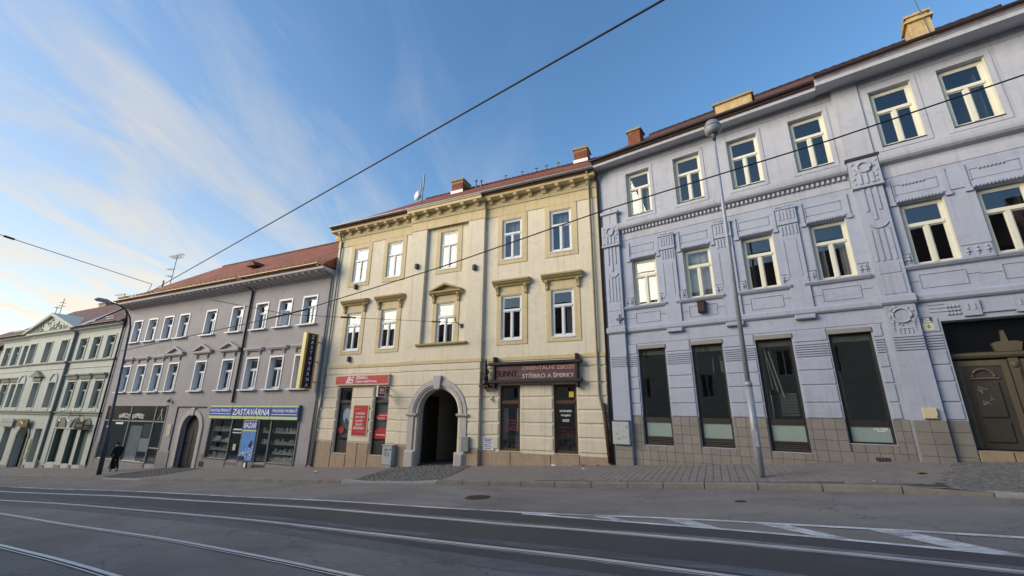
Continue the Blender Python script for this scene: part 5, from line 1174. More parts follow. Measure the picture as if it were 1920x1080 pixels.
# house beyond the green one, and roofs behind
FH = thing('far_house', 'dim grey house beyond the green one at the left picture edge', 'house', (-70, 0, h(-70)))
mb = MB(); fwin = [(-64.0 - 2.6 * i, -62.8 - 2.6 * i, z, z + 1.8) for i in range(6) for z in (4.6, .9, -2.9)]; wall_holes(mb, -80, -61.26, -6, 7.4, fwin, .1, .25); shell(mb, -80, -61.26, -6, 7.4, .1, 10); obj('wall', mb, mat('dim_grey_stucco', '77736f', .9, .06, 1), FH)
interior(FH, -79.8, -61.5, [-4, 0.3, 4.2, 7.3])
for a, b, z0, z1 in fwin: window(FH, a, b, z0, z1, .24, M_whitef, .07, .34)
gable_roof(FH, -80, -61.4, -.4, 7.42, 5, 11.2, -80, -62.5, M_roofgreen)
for k, (X, Y, W_, zt) in enumerate(((-88, 14, 9, 9.6), (-76, 16, 12, 12.6))):
    bh = thing('back_house', ('far tiled roof rising behind the houses, lower one' if k == 0 else 'far tiled roof rising behind the green house, higher one'), 'house', (X, Y, -4))
    obj('wall', MB().box(X - W_ / 2, X + W_ / 2, Y, Y + 9, -6, zt - 2.5), M_chcap, bh); obj('roof', MB().add([(X - W_ / 2 - .3, Y - .4, zt - 2.6), (X + W_ / 2 + .3, Y - .4, zt - 2.6), (X + W_ / 2 + .3, Y + 4.5, zt), (X - W_ / 2 - .3, Y + 4.5, zt), (X - W_ / 2 - .3, Y + 9.4, zt - 2.6), (X + W_ / 2 + .3, Y + 9.4, zt - 2.6)], [(0, 1, 2, 3), (1, 5, 2), (5, 4, 3, 2), (4, 0, 3), (4, 5, 1, 0)]), M_roofgreen, bh, uvf=lambda p: (p.x, p.y))
    obj('chimney', MB().box(X - .5, X + .5, Y + 4, Y + 5, zt - .5, zt + 1.2), M_chcap, bh)

# ------------------------------------------------------------ street lamps
M_post = mat('pale_grey_lamp_post', 'a2a4ad', .5, .12, 4, metal=.25); M_postd = mat('dark_grey_lamp_post', '4a4d58', .5, .12, 4, metal=.3)
lp = thing('street_lamp', 'tall pale grey street lamp with a round head before the blue house', 'street lamp', (5.30, -3.05, h(4.6) - .02), 'B', group='street lamps')
obj('lower_post', MB().tube([(5.30, -3.05, h(4.6) - .1), (5.31, -3.05, 2.35)], .090, 16), M_post, lp, smooth=True)
obj('collar', MB().tube([(5.31, -3.05, 2.30), (5.31, -3.05, 2.42)], .098, 16), M_post, lp, smooth=True)
obj('upper_post', MB().tube([(5.31, -3.05, 2.42), (5.34, -3.05, 7.3), (5.37, -3.05, 9.95)], [.066, .052, .038], 14), M_post, lp, smooth=True)
obj('door_cover', MB().box(5.25, 5.37, -3.175, -3.15, .8, 1.2), M_post, lp)
obj('neck', MB().tube([(5.37, -3.05, 9.85), (5.37, -3.05, 10.0), (5.37, -3.05, 10.14)], [.042, .06, .14], 14), M_postd, lp, smooth=True)
hd = obj('lamp_head', MB().tube([(5.37, -3.05, 10.12), (5.37, -3.05, 10.2), (5.37, -3.05, 10.42), (5.37, -3.05, 10.56), (5.37, -3.05, 10.62)], [.17, .235, .24, .18, .05], 20), mat('lamp_head_grey', '85878a', .45, .05, 5), lp, smooth=True)
obj('lamp_glass', MB().tube([(5.37, -3.05, 10.16), (5.37, -3.05, 10.34)], [.18, .246], 20), mat('frosted_lamp_glass', 'b3b5b4', .3), hd, smooth=True)
obj('rim_ring', MB().tube([(5.37, -3.05, 10.34), (5.37, -3.05, 10.37)], .252, 20), M_postd, hd, smooth=True)
lp2 = thing('street_lamp', 'dark street lamp with a curved arm before the grey house', 'street lamp', (-28.9, -3.17, h(-28.9)), group='street lamps')
obj('pole', MB().tube([(-28.9, -3.17, -2.3), (-28.92, -3.22, .2), (-28.93, -3.25, .25), (-29.05, -3.5, 6.6)], [.12, .11, .085, .06], 12), M_postd, lp2, smooth=True)
obj('arm', MB().tube([(-29.05, -3.5, 6.55), (-29.06, -3.62, 7.1), (-29.05, -3.9, 7.5), (-29.05, -4.3, 7.74), (-29.1, -4.8, 7.84)], .045, 10), M_postd, lp2, smooth=True)
obj('lamp_head', MB().tube([(-29.1, -4.75, 7.84), (-29.12, -4.95, 7.87), (-29.16, -5.35, 7.88), (-29.18, -5.5, 7.86)], [.06, .12, .12, .05], 10), M_post, lp2, smooth=True)
obj('pole_box', MB().box(-29.0, -28.88, -3.36, -3.24, .55, .62), M_white, lp2)

# ------------------------------------------------------------ overhead wires
M_wire = mat('black_cable', '141416', .6)
def wire(name, label, pts, r, m=M_wire, sag=0, group='overhead wires', ins=()):
    P = []
    for i in range(len(pts) - 1):
        a, b = Vector(pts[i]), Vector(pts[i + 1]); n = 14
        for k in range(n): t = k / n; p = a.lerp(b, t); p.z -= sag * 4 * t * (1 - t); P.append(p)
    P.append(Vector(pts[-1]))
    t_ = thing(name, label, 'cable', P[0], group=group)
    obj('strand', MB().tube(P, r, 6), m, t_, smooth=True)
    for a, b, rr_ in ins: obj('insulator', MB().tube([a, b], rr_, 8), mat('brown_insulator', '2a2422', .5), t_, smooth=True)
wire('overhead_wire', 'thick black cable crossing the whole sky from the grey roof', [(-34.58, -.76, 10.0), (3.7, -9.55, 10.0), (30, -15.6, 10.0)], .027)
wire('overhead_wire', 'thin wire meeting the thick cable above the left roofs', [(-34.58, -.76, 10.0), (-27.04, -3.82, 9.0), (-24.37, -10.94, 9.0), (-22.6, -15.7, 9.0)], .016, ins=(((-24.55, -10.45, 9.0), (-24.42, -10.8, 9.0), .05),))
wire('overhead_wire', 'thin wire running in front of all the house fronts', [(16, -8.8, 7.9), (8.73, -8.8, 6.75), (6.17, -8.8, 6.32), (2.1, -8.8, 5.78), (-2.03, -8.8, 5.06), (-7.42, -8.8, 4.31), (-10.1, -8.8, 4.12), (-16.37, -8.8, 3.69)], .013, ins=(((-8.3, -8.8, 4.27), (-6.6, -8.8, 4.40), .022),))
wire('span_wire', 'thin span wire tied to the hook on the cream house', [(-7.02, -.3, 5.66), (-7.42, -8.8, 4.31), (-9.6, -9.8, 4.75)], .009, ins=(((-7.05, -1.5, 5.47), (-7.09, -2.1, 5.37), .03), ((-7.3, -6.3, 4.71), (-7.33, -6.9, 4.61), .03)))
hk = thing('wall_hook', 'curved iron hook on the cream wall beside the middle window', 'hook', (-6.85, 0, 5.5))
obj('hook_arm', MB().tube([(-6.85, 0, 5.55), (-6.9, -.12, 5.6), (-7.0, -.28, 5.68), (-7.05, -.34, 5.95)], .022, 6), M_wire, hk); bx('hook_plate', M_wire, -6.93, -6.77, -.03, 0, 5.45, 5.65, hk)

# ------------------------------------------------------------ signs and fixtures on the cream house
sg = thing('insurance_fascia', 'red insurance fascia with white lettering over the two left windows', 'shop sign', (-12.65, -.1, 2.88))
obj('sign_box', MB().box(-14.45, -10.88, -.20, -.023, 2.86, 3.38), mat('pale_sign_frame', 'cdb9a4', .5), sg); bx('red_panel', M_red, -14.41, -10.93, -.215, -.20, 2.92, 3.33, sg)
text('GENERALI', .15, M_white, (-12.62, -.217, 3.23), sg, .78); text('ČESKÁ POJIŠŤOVNA', .17, M_white, (-12.3, -.217, 3.03), sg, 1.42)
m_ = MB(); m_.prism([(-13.70, 2.96), (-13.18, 2.96), (-13.18, 3.0), (-13.70, 3.0)], -.221, -.215).prism([(-13.66, 3.02), (-13.58, 3.02), (-13.46, 3.30), (-13.52, 3.30)], -.221, -.215).prism([(-13.5, 3.02), (-13.42, 3.02), (-13.36, 3.28), (-13.44, 3.28)], -.221, -.215).prism([(-13.36, 3.14), (-13.2, 3.04), (-13.16, 3.1), (-13.3, 3.18), (-13.14, 3.27), (-13.2, 3.31)], -.221, -.215); obj('lion_emblem', m_, M_white, sg)
sg = thing('insurance_blade_sign', 'small square dark red blade sign beside the second office window', 'shop sign', (-10.82, -.5, 2.24))
obj('blade', MB().box(-10.86, -10.78, -.98, -.46, 2.24, 2.76), M_whitef, sg); obj('face', MB().box(-10.78, -10.77, -.94, -.50, 2.27, 2.73), M_redd, sg)
m_ = MB(); m_.box(-10.772, -10.766, -.88, -.56, 2.4, 2.44).box(-10.772, -10.766, -.84, -.78, 2.48, 2.64).box(-10.772, -10.766, -.74, -.68, 2.48, 2.64).box(-10.772, -10.766, -.66, -.6, 2.5, 2.62); obj('emblem', m_, M_white, sg); obj('arm', MB().tube([(-10.82, -.46, 2.65), (-10.82, 0, 2.65)], .025, 6).tube([(-10.82, -.46, 2.35), (-10.82, 0, 2.35)], .025, 6), M_zinc, sg)
sg = thing('insurance_poster', 'red poster with white slogan lines between the office windows', 'poster', (-12.6, -.03, .38))
obj('poster_frame', MB().box(-13.1, -12.08, -.06, -.023, .36, 1.88), mat('pale_sign_frame', 'cdb9a4', .5), sg); bx('red_sheet', M_red, -13.07, -12.14, -.068, -.06, .40, 1.85, sg)
for k, (t_, w_) in enumerate((('POMŮŽEME', .60), ('VÁM, JAK A', .64), ('SLOŽIT', .48), ('ŽIVOT', .50), ('DOHROMADY', .74))): text(t_, .13, M_white, (-12.62 + (.03 if k < 2 else 0), -.07, 1.47 - k * .18), sg, w_, name='slogan')
m_ = MB(); m_.tube([(-13.0, -.07, 1.68), (-12.62, -.07, 1.68), (-12.45, -.07, 1.83)], .008, 4).tube([(-12.9, -.07, .42), (-12.72, -.07, .57), (-12.2, -.07, .57)], .008, 4); obj('corner_line', m_, mat('pink_line', 'd99a96', .6), sg)
def windowprint(name, label, parts, loc, cat='window graphic'):
    t_ = thing(name, label, cat, loc)
    for nm, mb_, m__ in parts: obj(nm, mb_, m__, t_)
    return t_
def blob(c, z, R, k=1.0, y=.125, n=18): return MB().prism([(c + R * math.cos(2 * math.pi * i / n), z + k * R * math.sin(2 * math.pi * i / n)) for i in range(n)], y, y + .012)
t_ = windowprint('red_window_graphic', 'red rounded stickers with white lines on the right office window', [('bubble', blob(-11.33, 1.30, .40, .42, .150), M_red), ('bubble', MB().prism([(-11.77, .28)] + [(-11.35 + .42 * math.cos(math.pi * i / 10), .56 + .22 * math.sin(math.pi * i / 10)) for i in range(11)][::-1] + [(-10.99, .28)], .150, .162), M_red)], (-11.4, .15, .28))
text('V KAŽDÉ FÁZI', .065, M_white, (-11.3, .148, 1.38), t_, .5); text('VAŠEHO ŽIVOTA', .065, M_white, (-11.4, .148, 1.24), t_, .5); bx('web_line', M_white, -11.66, -11.08, .142, .148, .44, .47, t_)
windowprint('pale_window_graphic', 'pale blue portrait print and red patch on the left office window', [('portrait', blob(-13.72, 1.35, .26, 1.4, .150), mat('pale_blue_print', '7d94a3', .6, .35, 6)), ('patch', blob(-14.02, .62, .2, .8, .150), M_red), ('dark_patch', blob(-13.72, 1.1, .1, 1, .146), M_navy)], (-13.8, .15, .4))
# oriental shop sign on crossed beams
sg = thing('oriental_shop_sign', 'dark wooden sign on crossed beams reading SUNNY over the right windows', 'shop sign', (-3.0, -.2, 2.8))
wb = mat('dark_stained_wood', '2b2220', .7, .25, 4, .3, 40, stretch=(.3, 1, 4))
obj('sign_board', MB().box(-4.88, -1.15, -.22, -.16, 2.92, 3.56), mat('worn_maroon_board', '5e3b40', .7, .35, 2.2, .2, 30, stretch=(.6, 1, 2.5)), sg)
for z in (3.56, 2.79): obj('beam', MB().cham(-5.2, -.94, -.34, -.10, z, z + .13, .02), wb, sg)
for X in (-4.92, -1.16): obj('upright', MB().cham(X - .05, X + .05, -.30, -.05, 2.58, 3.94, .015), wb, sg)
for X in (-4.0, -2.0): obj('wall_tie', MB().box(X - .03, X + .03, -.16, 0, 3.2, 3.28), wb, sg)
text('SUNNY', .26, M_black, (-4.3, -.226, 3.2), sg, 1.0, .12); text('ORIENTÁLNÍ ZBOŽÍ', .19, mat('faded_salmon_letters', 'b9998c', .7, .2, 4), (-2.42, -.226, 3.42), sg, 2.3); text('STŘÍBRO A ŠPERKY', .22, mat('faded_white_letters', 'bdbbb5', .7, .2, 4), (-2.42, -.228, 3.10), sg, 2.3)
bx('red_corner', mat('faded_red', '8f3a35', .6), -1.32, -1.17, -.226, -.22, 3.4, 3.55, sg)
# carved figure on a bracket
st = thing('carved_figure', 'black carved temple figure on a wall bracket left of the oriental sign', 'statue', (-5.34, -.25, 2.7))
M_carv = mat('black_carved_wood', '17130f', .6, .2, 9)
obj('figure', MB().tube([(-5.34, -.25, 2.72), (-5.34, -.25, 2.82), (-5.34, -.25, 2.86), (-5.34, -.25, 3.05), (-5.34, -.25, 3.15), (-5.34, -.25, 3.38), (-5.34, -.25, 3.46), (-5.34, -.25, 3.58), (-5.34, -.25, 3.66), (-5.34, -.25, 3.92)], [.17, .17, .14, .13, .09, .13, .06, .09, .06, .01], 10).ball((-5.46, -.27, 3.3), .05, 1, 2.2).ball((-5.22, -.27, 3.3), .05, 1, 2.2).ball((-5.34, -.33, 3.0), .1, .8, .8), M_carv, st, smooth=True)
obj('shelf', MB().box(-5.56, -5.12, -.45, 0, 2.64, 2.72), wb, st); obj('bracket', MB().tube([(-5.2, 0, 2.95), (-5.05, -.15, 2.97)], .02, 5).tube([(-5.34, 0, 2.45), (-5.34, -.35, 2.64)], .025, 5), wb, st)
# shop window lettering
t_ = thing('white_shop_lettering', 'white lettering and red scrawl on the window by the downpipe', 'window graphic', (-1.77, .1, .9))
for k, (b_, w_) in enumerate((('INDONÉSIE', .5), ('THAJSKO', .42), ('INDIE', .27))): text(b_, .1, M_white, (-1.78, .098, 1.66 - k * .19), t_, w_)
def scrawl(x0, x1, z, seed, m__, par):
    r_ = random.Random(seed); m_ = MB(); X = x0; P = []
    while X < x1: P.append((X, .097, z + r_.uniform(-.04, .05))); X += r_.uniform(.02, .045)
    m_.tube(P, .009, 4); obj('scrawl', m_, m__, par)
for k in range(3): scrawl(-2.05 + .1 * (k % 2), -1.45, 1.0 - k * .14, k, mat('red_scrawl', '8a2b35', .6), t_)
bx('yellow_sticker', M_yellow, -1.62, -1.42, .088, .098, 2.2, 2.42, t_)
t_ = thing('pink_shop_lettering', 'pink handwritten lines on the shop window beside the white notice', 'window graphic', (-4.26, .1, .9))
for k in range(4): scrawl(-4.6, -3.95, 1.25 - k * .13, 10 + k, mat('pink_scrawl', 'a8456a', .6), t_)
bx('blue_card', mat('dusty_blue_card', '4a5a86', .8), -4.08, -3.86, .2, .24, .28, .6, t_); bx('orange_card', mat('orange_card', '9a5535', .8), -4.1, -3.86, .2, .24, .16, .27, t_)
nb = thing('white_notice', 'white notice with blue text lines low on the cream wall', 'notice', (-5.24, -.03, .05)); bx('board', M_whitef, -5.5, -4.98, -.045, -.022, .02, .53, nb)
for k in range(6): bx('text_line', mat('navy_print', '2c3f6b', .7), -5.44 + (k % 3) * .03, -5.06 - (k % 2) * .05, -.049, -.045, .45 - k * .075, .475 - k * .075 + (.012 if k < 2 else 0), nb)
eb = thing('grey_meter_box', 'grey metal meter box beside the gateway jamb', 'meter box', (-6.22, -.25, -.05)); obj('case', MB().cham(-6.4, -6.06, -.36, -.2, -.06, .54, .012), mat('meter_box_grey', '85898c', .5, .08, 5), eb); bx('door_gap', M_iron, -6.385, -6.375, -.363, -.358, -.02, .5, eb)
cb_ = thing('utility_cabinet', 'pale grey utility cabinet with black graffiti left of the gateway', 'utility cabinet', (-10.32, -.34, h(-10.3)))
M_cab = mat('pale_cabinet_plastic', 'aaaeb0', .5, .06, 4)
obj('body', MB().cham(-10.62, -10.06, -.48, -.2, h(-10.6) + .14, .04, .015), M_cab, cb_); bx('foot', mat('cabinet_foot', '95928c', .8, .1, 4), -10.6, -10.08, -.46, -.22, h(-10.6) - .2, h(-10.6) + .14, cb_); bx('lid', M_cab, -10.65, -10.03, -.51, -.18, .041, .075, cb_)
m_ = MB()
for a_ in ([(-10.52, -.2), (-10.45, -.1), (-10.4, -.22), (-10.33, -.1), (-10.28, -.2)], [(-10.5, -.32), (-10.4, -.26), (-10.35, -.36), (-10.42, -.42), (-10.5, -.36)], [(-10.3, -.3), (-10.22, -.28), (-10.2, -.4), (-10.3, -.42)], [(-10.2, -.16), (-10.15, -.08), (-10.12, -.18)]): m_.tube([(x_, -.482, z_) for x_, z_ in a_], .014, 4)
obj('graffiti', m_, M_wire, cb_)
for nm, lab, X, Z in (('wall_lantern', 'dark little lantern on the cream wall under the first window', -13.82, 4.22), ('wall_bracket', 'dark bracket under the top left cream window', -13.95, 8.3), ('wall_bracket', 'small dark bracket left of the bay window, on the cream bay', -9.62, 8.86), ('wall_bracket', 'small dark bracket right of the bay window, on the cream bay', -6.12, 8.32)):
    yo = -.18 if -10.1 < X < -5.7 else 0
    t_ = thing(nm, lab, 'bracket' if nm == 'wall_bracket' else 'lantern', (X, yo, Z)); obj('body', MB().cham(X - .08, X + .08, yo - .16, yo - .03, Z - .1, Z + .16, .02), M_iron, t_); bx('mount', M_hood, X - .05, X + .05, yo - .03, yo, Z - .13, Z + .2, t_)
sc = thing('security_camera', 'small white security camera left of the oriental shop window', 'camera', (-5.1, -.02, 2.15)); obj('body', MB().tube([(-5.15, -.2, 2.1), (-5.08, -.05, 2.14)], .05, 8), M_whitef, sc); obj('arm', MB().tube([(-5.08, -.05, 2.14), (-5.05, 0, 2.28)], .02, 6), M_iron, sc)
# fixtures on the blue house
t_ = thing('brown_wall_box', 'dark brown rusty box under the second first-floor blue window', 'wall box', (3.82, -.1, 5.1), 'B'); obj('case', MB().cham(3.70, 3.95, -.20, -.0, 5.08, 5.46, .02), mat('rusty_box', '3a2622', .8, .4, 9), t_); bx('lid', M_iron, 3.68, 3.97, -.22, -.0, 5.461, 5.49, t_)
t_ = thing('white_wall_cabinet', 'white cabinet with faint scrawls at the foot of the left blue pilaster', 'wall cabinet', (.56, -.2, .48), 'B'); obj('case', MB().cham(.23, .88, -.30, -.14, .48, 1.30, .015), M_cab, t_); bx('lid', M_iron, .21, .90, -.32, -.14, 1.301, 1.325, t_)
m_ = MB(); r_ = random.Random(4)
for k in range(9): x_, z_ = .32 + .5 * r_.random(), .6 + .6 * r_.random(); m_.tube([(x_, -.301, z_), (x_ + .05, -.301, z_ + .04), (x_ + .07, -.301, z_ - .02)], .006, 4)
obj('scrawl', m_, mat('faint_scrawl', '6f7376', .8), t_)
t_ = thing('cream_wall_box', 'cream square wall box above the tiles left of the portal', 'wall box', (9.07, -.3, 1.5), 'B'); obj('case', MB().cham(8.94, 9.22, y_ - .09, y_, 1.52, 1.79, .012), mat('cream_box', 'cdbf9a', .6, .06, 4), t_); bx('lock', M_iron, 9.19, 9.21, y_ - .095, y_ - .09, 1.54, 1.60, t_)
t_ = thing('house_number_plate', 'two small house number plates, red over white, beside the portal', 'number plate', (9.52, YO, 3.84), 'B'); bx('upper_plate', mat('dark_plate', '4c3d38', .5, .2, 9), 9.42, 9.63, YO - .035, YO - .022, 4.05, 4.2, t_); bx('lower_plate', mat('cream_plate', 'cfc7a8', .5, .1, 8), 9.42, 9.63, YO - .035, YO - .022, 3.84, 4.03, t_)
text('238', .08, M_white, (9.51, YO - .036, 4.14), t_, .13); text('6', .1, mat('green_digit', '4f5a30', .6), (9.53, YO - .036, 3.95), t_)
bx('plate_text', M_white, 9.44, 9.6, YO - .038, YO - .035, 4.06, 4.085, t_)
t_ = thing('base_vent', 'small dark vent hole at the foot of the tiled base', 'vent', (7.9, -.05, h(7.7)), 'B'); obj('grille', MB().box(7.78, 8.08, -.05, -.024, h(7.8) + .03, h(7.8) + .12), M_iron, t_)
for k in range(4): bx('bar', M_zinc, 7.82 + k * .07, 7.83 + k * .07, -.055, -.05, h(7.8) + .035, h(7.8) + .115, t_)

# ------------------------------------------------------------ signs on the green house
t_ = thing('black_cross_sign', 'black projecting sign with crossed white scissors over the green house door', 'shop sign', (-49.6, -.5, .05)); obj('panel', MB().box(-50.6, -48.6, -.52, -.45, .05, .68), M_black, t_); obj('cross_emblem', MB().tube([(-50.0, -.525, .22), (-49.3, -.525, .5)], .035, 5).tube([(-50.0, -.525, .5), (-49.3, -.525, .22)], .035, 5), M_white, t_); obj('arm', MB().tube([(-49.6, -.45, .6), (-49.6, -.2, .6)], .03, 5), M_iron, t_)
t_ = thing('white_panel_sign', 'pale grey panel sign on the left part of the green house', 'shop sign', (-53.2, -.4, 0)); obj('panel', MB().box(-54.4, -51.9, -.42, -.34, .0, .68), mat('pale_sign', '9ea39e', .6, .05, 2), t_); obj('arm', MB().tube([(-53.2, -.34, .5), (-53.2, -.2, .5)], .03, 5), M_iron, t_); bx('text_band', mat('pale_sign_text', '868b86', .6), -54.0, -52.3, -.425, -.42, .3, .42, t_)
for X, lab in ((-43.2, 'left one of two white ring signs on the green house'), (-41.7, 'right one of two white ring signs on the green house')):
    t_ = thing('ring_sign', lab, 'shop sign', (X, -.4, .6), group='white ring signs'); obj('ring', MB().ring((X, -.45, 1.05), .42, .05, 60, 300, 14), mat('white_ring', 'd8d8d2', .5), t_); obj('arm', MB().tube([(X, -.45, 1.05), (X + .5, 0, 1.05)], .025, 5), M_iron, t_)
t_ = thing('black_hanging_sign', 'black hanging sign on an arched bracket at the green house corner', 'shop sign', (-40, -.4, .1)); obj('panel', MB().box(-40.7, -39.4, -.44, -.38, .05, .62), M_black, t_); obj('arm', MB().ring((-40.05, -.41, .6), .5, .025, 0, 180, 10).tube([(-39.4, -.41, .35), (-39.0, 0, .35)], .03, 5), M_iron, t_); bx('text_line', mat('dull_gold_text', '5c5a45', .6), -40.5, -39.6, -.445, -.44, .28, .4, t_)

# ------------------------------------------------------------ aerials and dish on the roofs
def aerial(lab, X, Y, z0, z1, booms, group='roof aerials'):
    t_ = thing('tv_aerial', lab, 'aerial', (X, Y, z0), group=group); obj('mast', MB().tube([(X, Y, z0), (X + .1, Y, z1)], .035, 6), M_antr, t_)
    for z, L_, dx, n in booms:
        b_ = obj('boom', MB().tube([(X + dx, Y, z), (X + dx + L_, Y, z - .05)], .02, 5), M_antr, t_)
        for k in range(n): xx = X + dx + L_ * (k + .5) / n; piece('element', 1, lambda q: q.tube([(0, -.28, 0), (0, .28, 0)], .012, 4), M_antr, (xx, Y, z - .025), t_)
    return t_
t_ = aerial('tall many-armed aerial above the left end of the grey roof', -42.9, 4.4, 12.0, 16.2, ((16.2, 2.3, -1.1, 9), (15.95, 1.6, -.6, 6), (14.85, 1.1, -1.1, 4), (14.1, .7, -.75, 3)))
obj('small_dish', MB().tube([(-43.55, 4.2, 13.3), (-43.6, 4.1, 13.3)], [.3, .34], 14), M_sheet, t_)
aerial('slim upright aerial far left above the green house gable', -65.0, 4.4, 11.0, 14.1, ((13.6, .3, -.1, 3), (13.2, .3, -.1, 3)))
aerial('short aerial far left beside the slim one', -66.2, 4.4, 11.0, 13.2, ((13.1, .8, -.2, 3),))
aerial('low faint aerial between the green and grey roofs', -51.6, 4.6, 11.8, 13.3, ((13.25, 2.0, -1.8, 4),))
t_ = thing('satellite_dish', 'round white satellite dish with a tall rod on the cream roof', 'satellite dish', (-10.6, 1.0, 13.1)); obj('mast', MB().tube([(-10.6, 1.0, 13.0), (-10.56, 1.0, 15.3)], .025, 6), M_antr, t_); obj('dish', MB().tube([(-10.62, .9, 13.75), (-10.68, .72, 13.74), (-10.7, .66, 13.74)], [.06, .26, .32], 18), M_whitef, t_, smooth=True); obj('rod_elements', MB().tube([(-10.75, 1, 14.2), (-10.74, 1, 14.9)], .04, 5).tube([(-10.57, 1, 14.4), (-10.56, 1, 15.3)], .05, 5), M_antr, t_)

# ------------------------------------------------------------ litter and leaves
def litter(lab, x, y, s, m__, cat='litter', dz=0.0):
    z = drape(x, y) + dz; r_ = random.Random(int(x * 100)); mb_ = MB(); n = 7
    rim = [(x + s * math.cos(2 * math.pi * i / n) * r_.uniform(.6, 1), y + s * .7 * math.sin(2 * math.pi * i / n) * r_.uniform(.6, 1), z + r_.uniform(.005, .05)) for i in range(n)]
    mb_.add(rim + [(x, y, z + s * .45), (x, y, z + .004)], [(i, (i + 1) % n, n) for i in range(n)] + [((i + 1) % n, i, n + 1) for i in range(n)]); o_ = tag(obj('paper_litter' if cat == 'litter' else 'fallen_leaf', mb_, m__), lab, cat)
litter('crumpled white paper at the cream wall foot by the oriental shop', -2.25, -.22, .15, M_whitef); litter('smaller white scrap on the pavement before the downpipe', -.75, -1.26, .08, M_whitef); litter('flat white paper on the pavement between grey and cream houses', -12.9, -2.1, .16, M_whitef); litter('white scrap near the kerb before the blue house', 6.62, -5.1, .06, M_whitef, dz=.012)
litter('yellow brown leaf patch on the pavers before the blue pilaster', 7.78, -3.95, .14, mat('yellow_leaf', '8f7f45', .8, .3, 9), 'leaf', .012); litter('dark clump of leaves at the cream wall foot', -1.05, -.15, .1, mat('dark_leaf', '4a3c30', .9, .3, 9), 'leaf'); litter('second dark clump of leaves nearer the rusty downpipe', -.5, -.15, .08, mat('dark_leaf', '4a3c30', .9, .3, 9), 'leaf')

# ------------------------------------------------------------ person walking with a bag
PX, PY = -30.75, -1.75; PZ = drape(PX, PY)
def skin_mesh(name, verts, edges, radii, m__, parent, root=0, sub=1):
    me = bpy.data.meshes.new(name); me.from_pydata([(-d, l, z) for d, l, z in verts], edges, []); me.materials.append(m__)
    o = bpy.data.objects.new(name, me); COL.objects.link(o)
    s_ = o.modifiers.new('Skin', 'SKIN'); s_.use_smooth_shade = True; sv = me.skin_vertices[0].data
    for i, r in enumerate(radii): sv[i].radius = (r, r) if not isinstance(r, tuple) else r
    sv[root].use_root = True
    place(o, (PX, PY, PZ), parent, 'A')
    b_ = o.modifiers.new('Sub', 'SUBSURF'); b_.levels = sub; b_.render_levels = sub
    return o
pr = thing('person', 'person in dark clothes walking down the pavement with a bag', 'person', (PX, PY, PZ))
V = [(0, 0, .93), (.03, 0, 1.12), (.08, 0, 1.32), (.13, 0, 1.44), (.17, 0, 1.52), (.19, 0, 1.60), (.19, 0, 1.68),
     (0, -.09, .88), (.12, -.09, .50), (.0, -.09, .10), (.17, -.09, .04), (0, .09, .88), (-.07, .09, .50), (-.33, .09, .14), (-.2, .09, .04),
     (.07, -.19, 1.37), (-.08, -.25, 1.12), (.03, -.27, .90), (.07, .19, 1.37), (.10, .25, 1.10), (.24, .24, .88)]
E_ = [(0, 1), (1, 2), (2, 3), (3, 4), (4, 5), (5, 6), (0, 7), (7, 8), (8, 9), (9, 10), (0, 11), (11, 12), (12, 13), (13, 14), (2, 15), (15, 16), (16, 17), (2, 18), (18, 19), (19, 20)]
Rr = [.12, .12, .14, .06, .07, .10, .07, .085, .06, .04, .035, .085, .06, .04, .035, .055, .042, .032, .055, .042, .032]
for base in (17, 20):
    d, l, z = V[base]; V.append((d + .02, l, z - .07)); Rr.append(.034); E_.append((base, len(V) - 1)); pm = len(V) - 1
    for k in range(4):
        V.append((d + .045 - k * .024, l - .005, z - .115)); Rr.append(.009); E_.append((pm, len(V) - 1)); f1 = len(V) - 1
        V.append((d + .045 - k * .024, l + .012, z - .15 - (.01 if k in (1, 2) else 0))); Rr.append(.008); E_.append((f1, len(V) - 1))
    V.append((d + .055, l + .02, z - .07)); Rr.append(.01); E_.append((pm, len(V) - 1)); V.append((d + .07, l + .02, z - .1)); Rr.append(.008); E_.append((len(V) - 2, len(V) - 1))
V.append((.30, 0, 1.59)); Rr.append(.018); E_.append((5, len(V) - 1))
M_skin = mat('skin', 'a8806a', .6); M_coat = mat('black_jacket', '141519', .8, .2, 12); M_trs = mat('black_trousers', '101114', .85, .2, 12)
body = skin_mesh('body', V, E_, Rr, M_skin, pr)
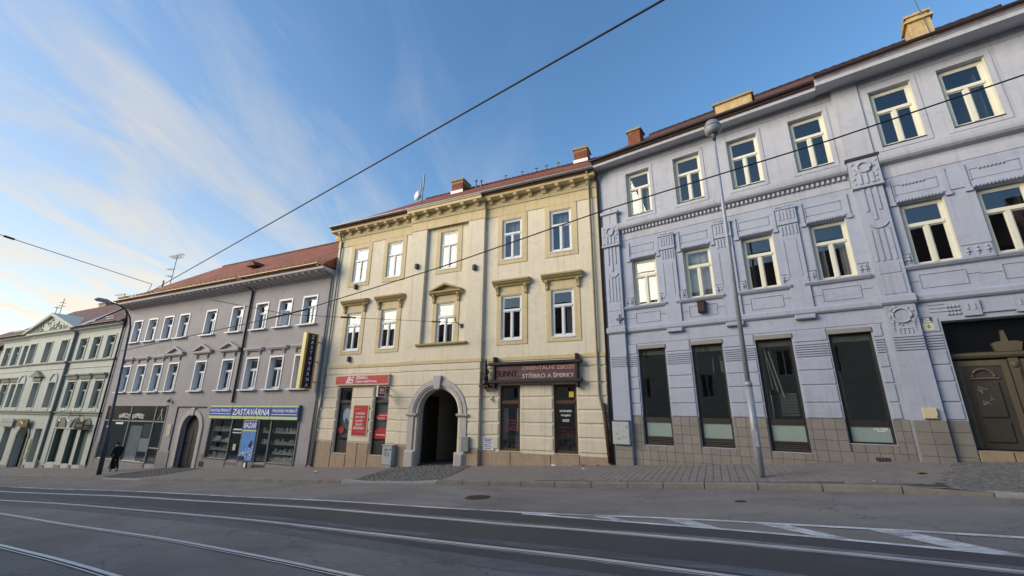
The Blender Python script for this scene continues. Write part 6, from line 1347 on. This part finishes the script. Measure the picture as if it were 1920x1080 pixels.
skin_mesh('jacket', [(-.01, 0, .84), (.02, 0, 1.12), (.06, 0, 1.34), (.12, 0, 1.46), (.05, -.21, 1.37), (-.09, -.27, 1.12), (.02, -.28, .92), (.05, .21, 1.37), (.09, .27, 1.1), (.22, .25, .9)], [(0, 1), (1, 2), (2, 3), (2, 4), (4, 5), (5, 6), (2, 7), (7, 8), (8, 9)], [.19, .19, .19, .10, .09, .075, .06, .09, .075, .06], M_coat, pr)
skin_mesh('trousers', [(0, 0, .90), (0, -.09, .84), (.12, -.09, .50), (.0, -.09, .12), (0, .09, .84), (-.07, .09, .50), (-.32, .09, .16)], [(0, 1), (1, 2), (2, 3), (0, 4), (4, 5), (5, 6)], [.15, .11, .085, .065, .11, .085, .065], M_trs, pr)
for (a, b) in (((.0, -.09, .07), (.2, -.09, .04)), ((-.33, .09, .1), (-.18, .09, .035))): skin_mesh('shoe', [a, b], [(0, 1)], [.055, .04], M_coat, pr)
skin_mesh('hair', [(.15, 0, 1.56), (.165, 0, 1.64), (.185, 0, 1.70)], [(0, 1), (1, 2)], [.085, .105, .07], mat('dark_hair', '1a1512', .8), pr)
bg = thing('shopping_bag', 'dark green bag carried low by the person', 'bag', (PX - .34, PY + .1, PZ))
BX = PX - .34
obj('bag_body', MB().add([(BX - .22, PY - .05, PZ + .12), (BX + .2, PY - .05, PZ + .12), (BX + .2, PY + .2, PZ + .12), (BX - .22, PY + .2, PZ + .12), (BX - .17, PY + .02, PZ + .58), (BX + .15, PY + .02, PZ + .58), (BX + .15, PY + .14, PZ + .58), (BX - .17, PY + .14, PZ + .58)], [(0, 3, 2, 1), (4, 5, 6, 7), (0, 1, 5, 4), (1, 2, 6, 5), (2, 3, 7, 6), (3, 0, 4, 7)]), mat('dark_green_bag', '2e3530', .8, .2, 8), bg)
obj('handle', MB().tube([(BX - .1, PY + .08, PZ + .57), (BX, PY + .14, PZ + .74), (BX + .1, PY + .1, PZ + .75), (BX + .1, PY + .08, PZ + .57)], .012, 5), M_coat, bg)
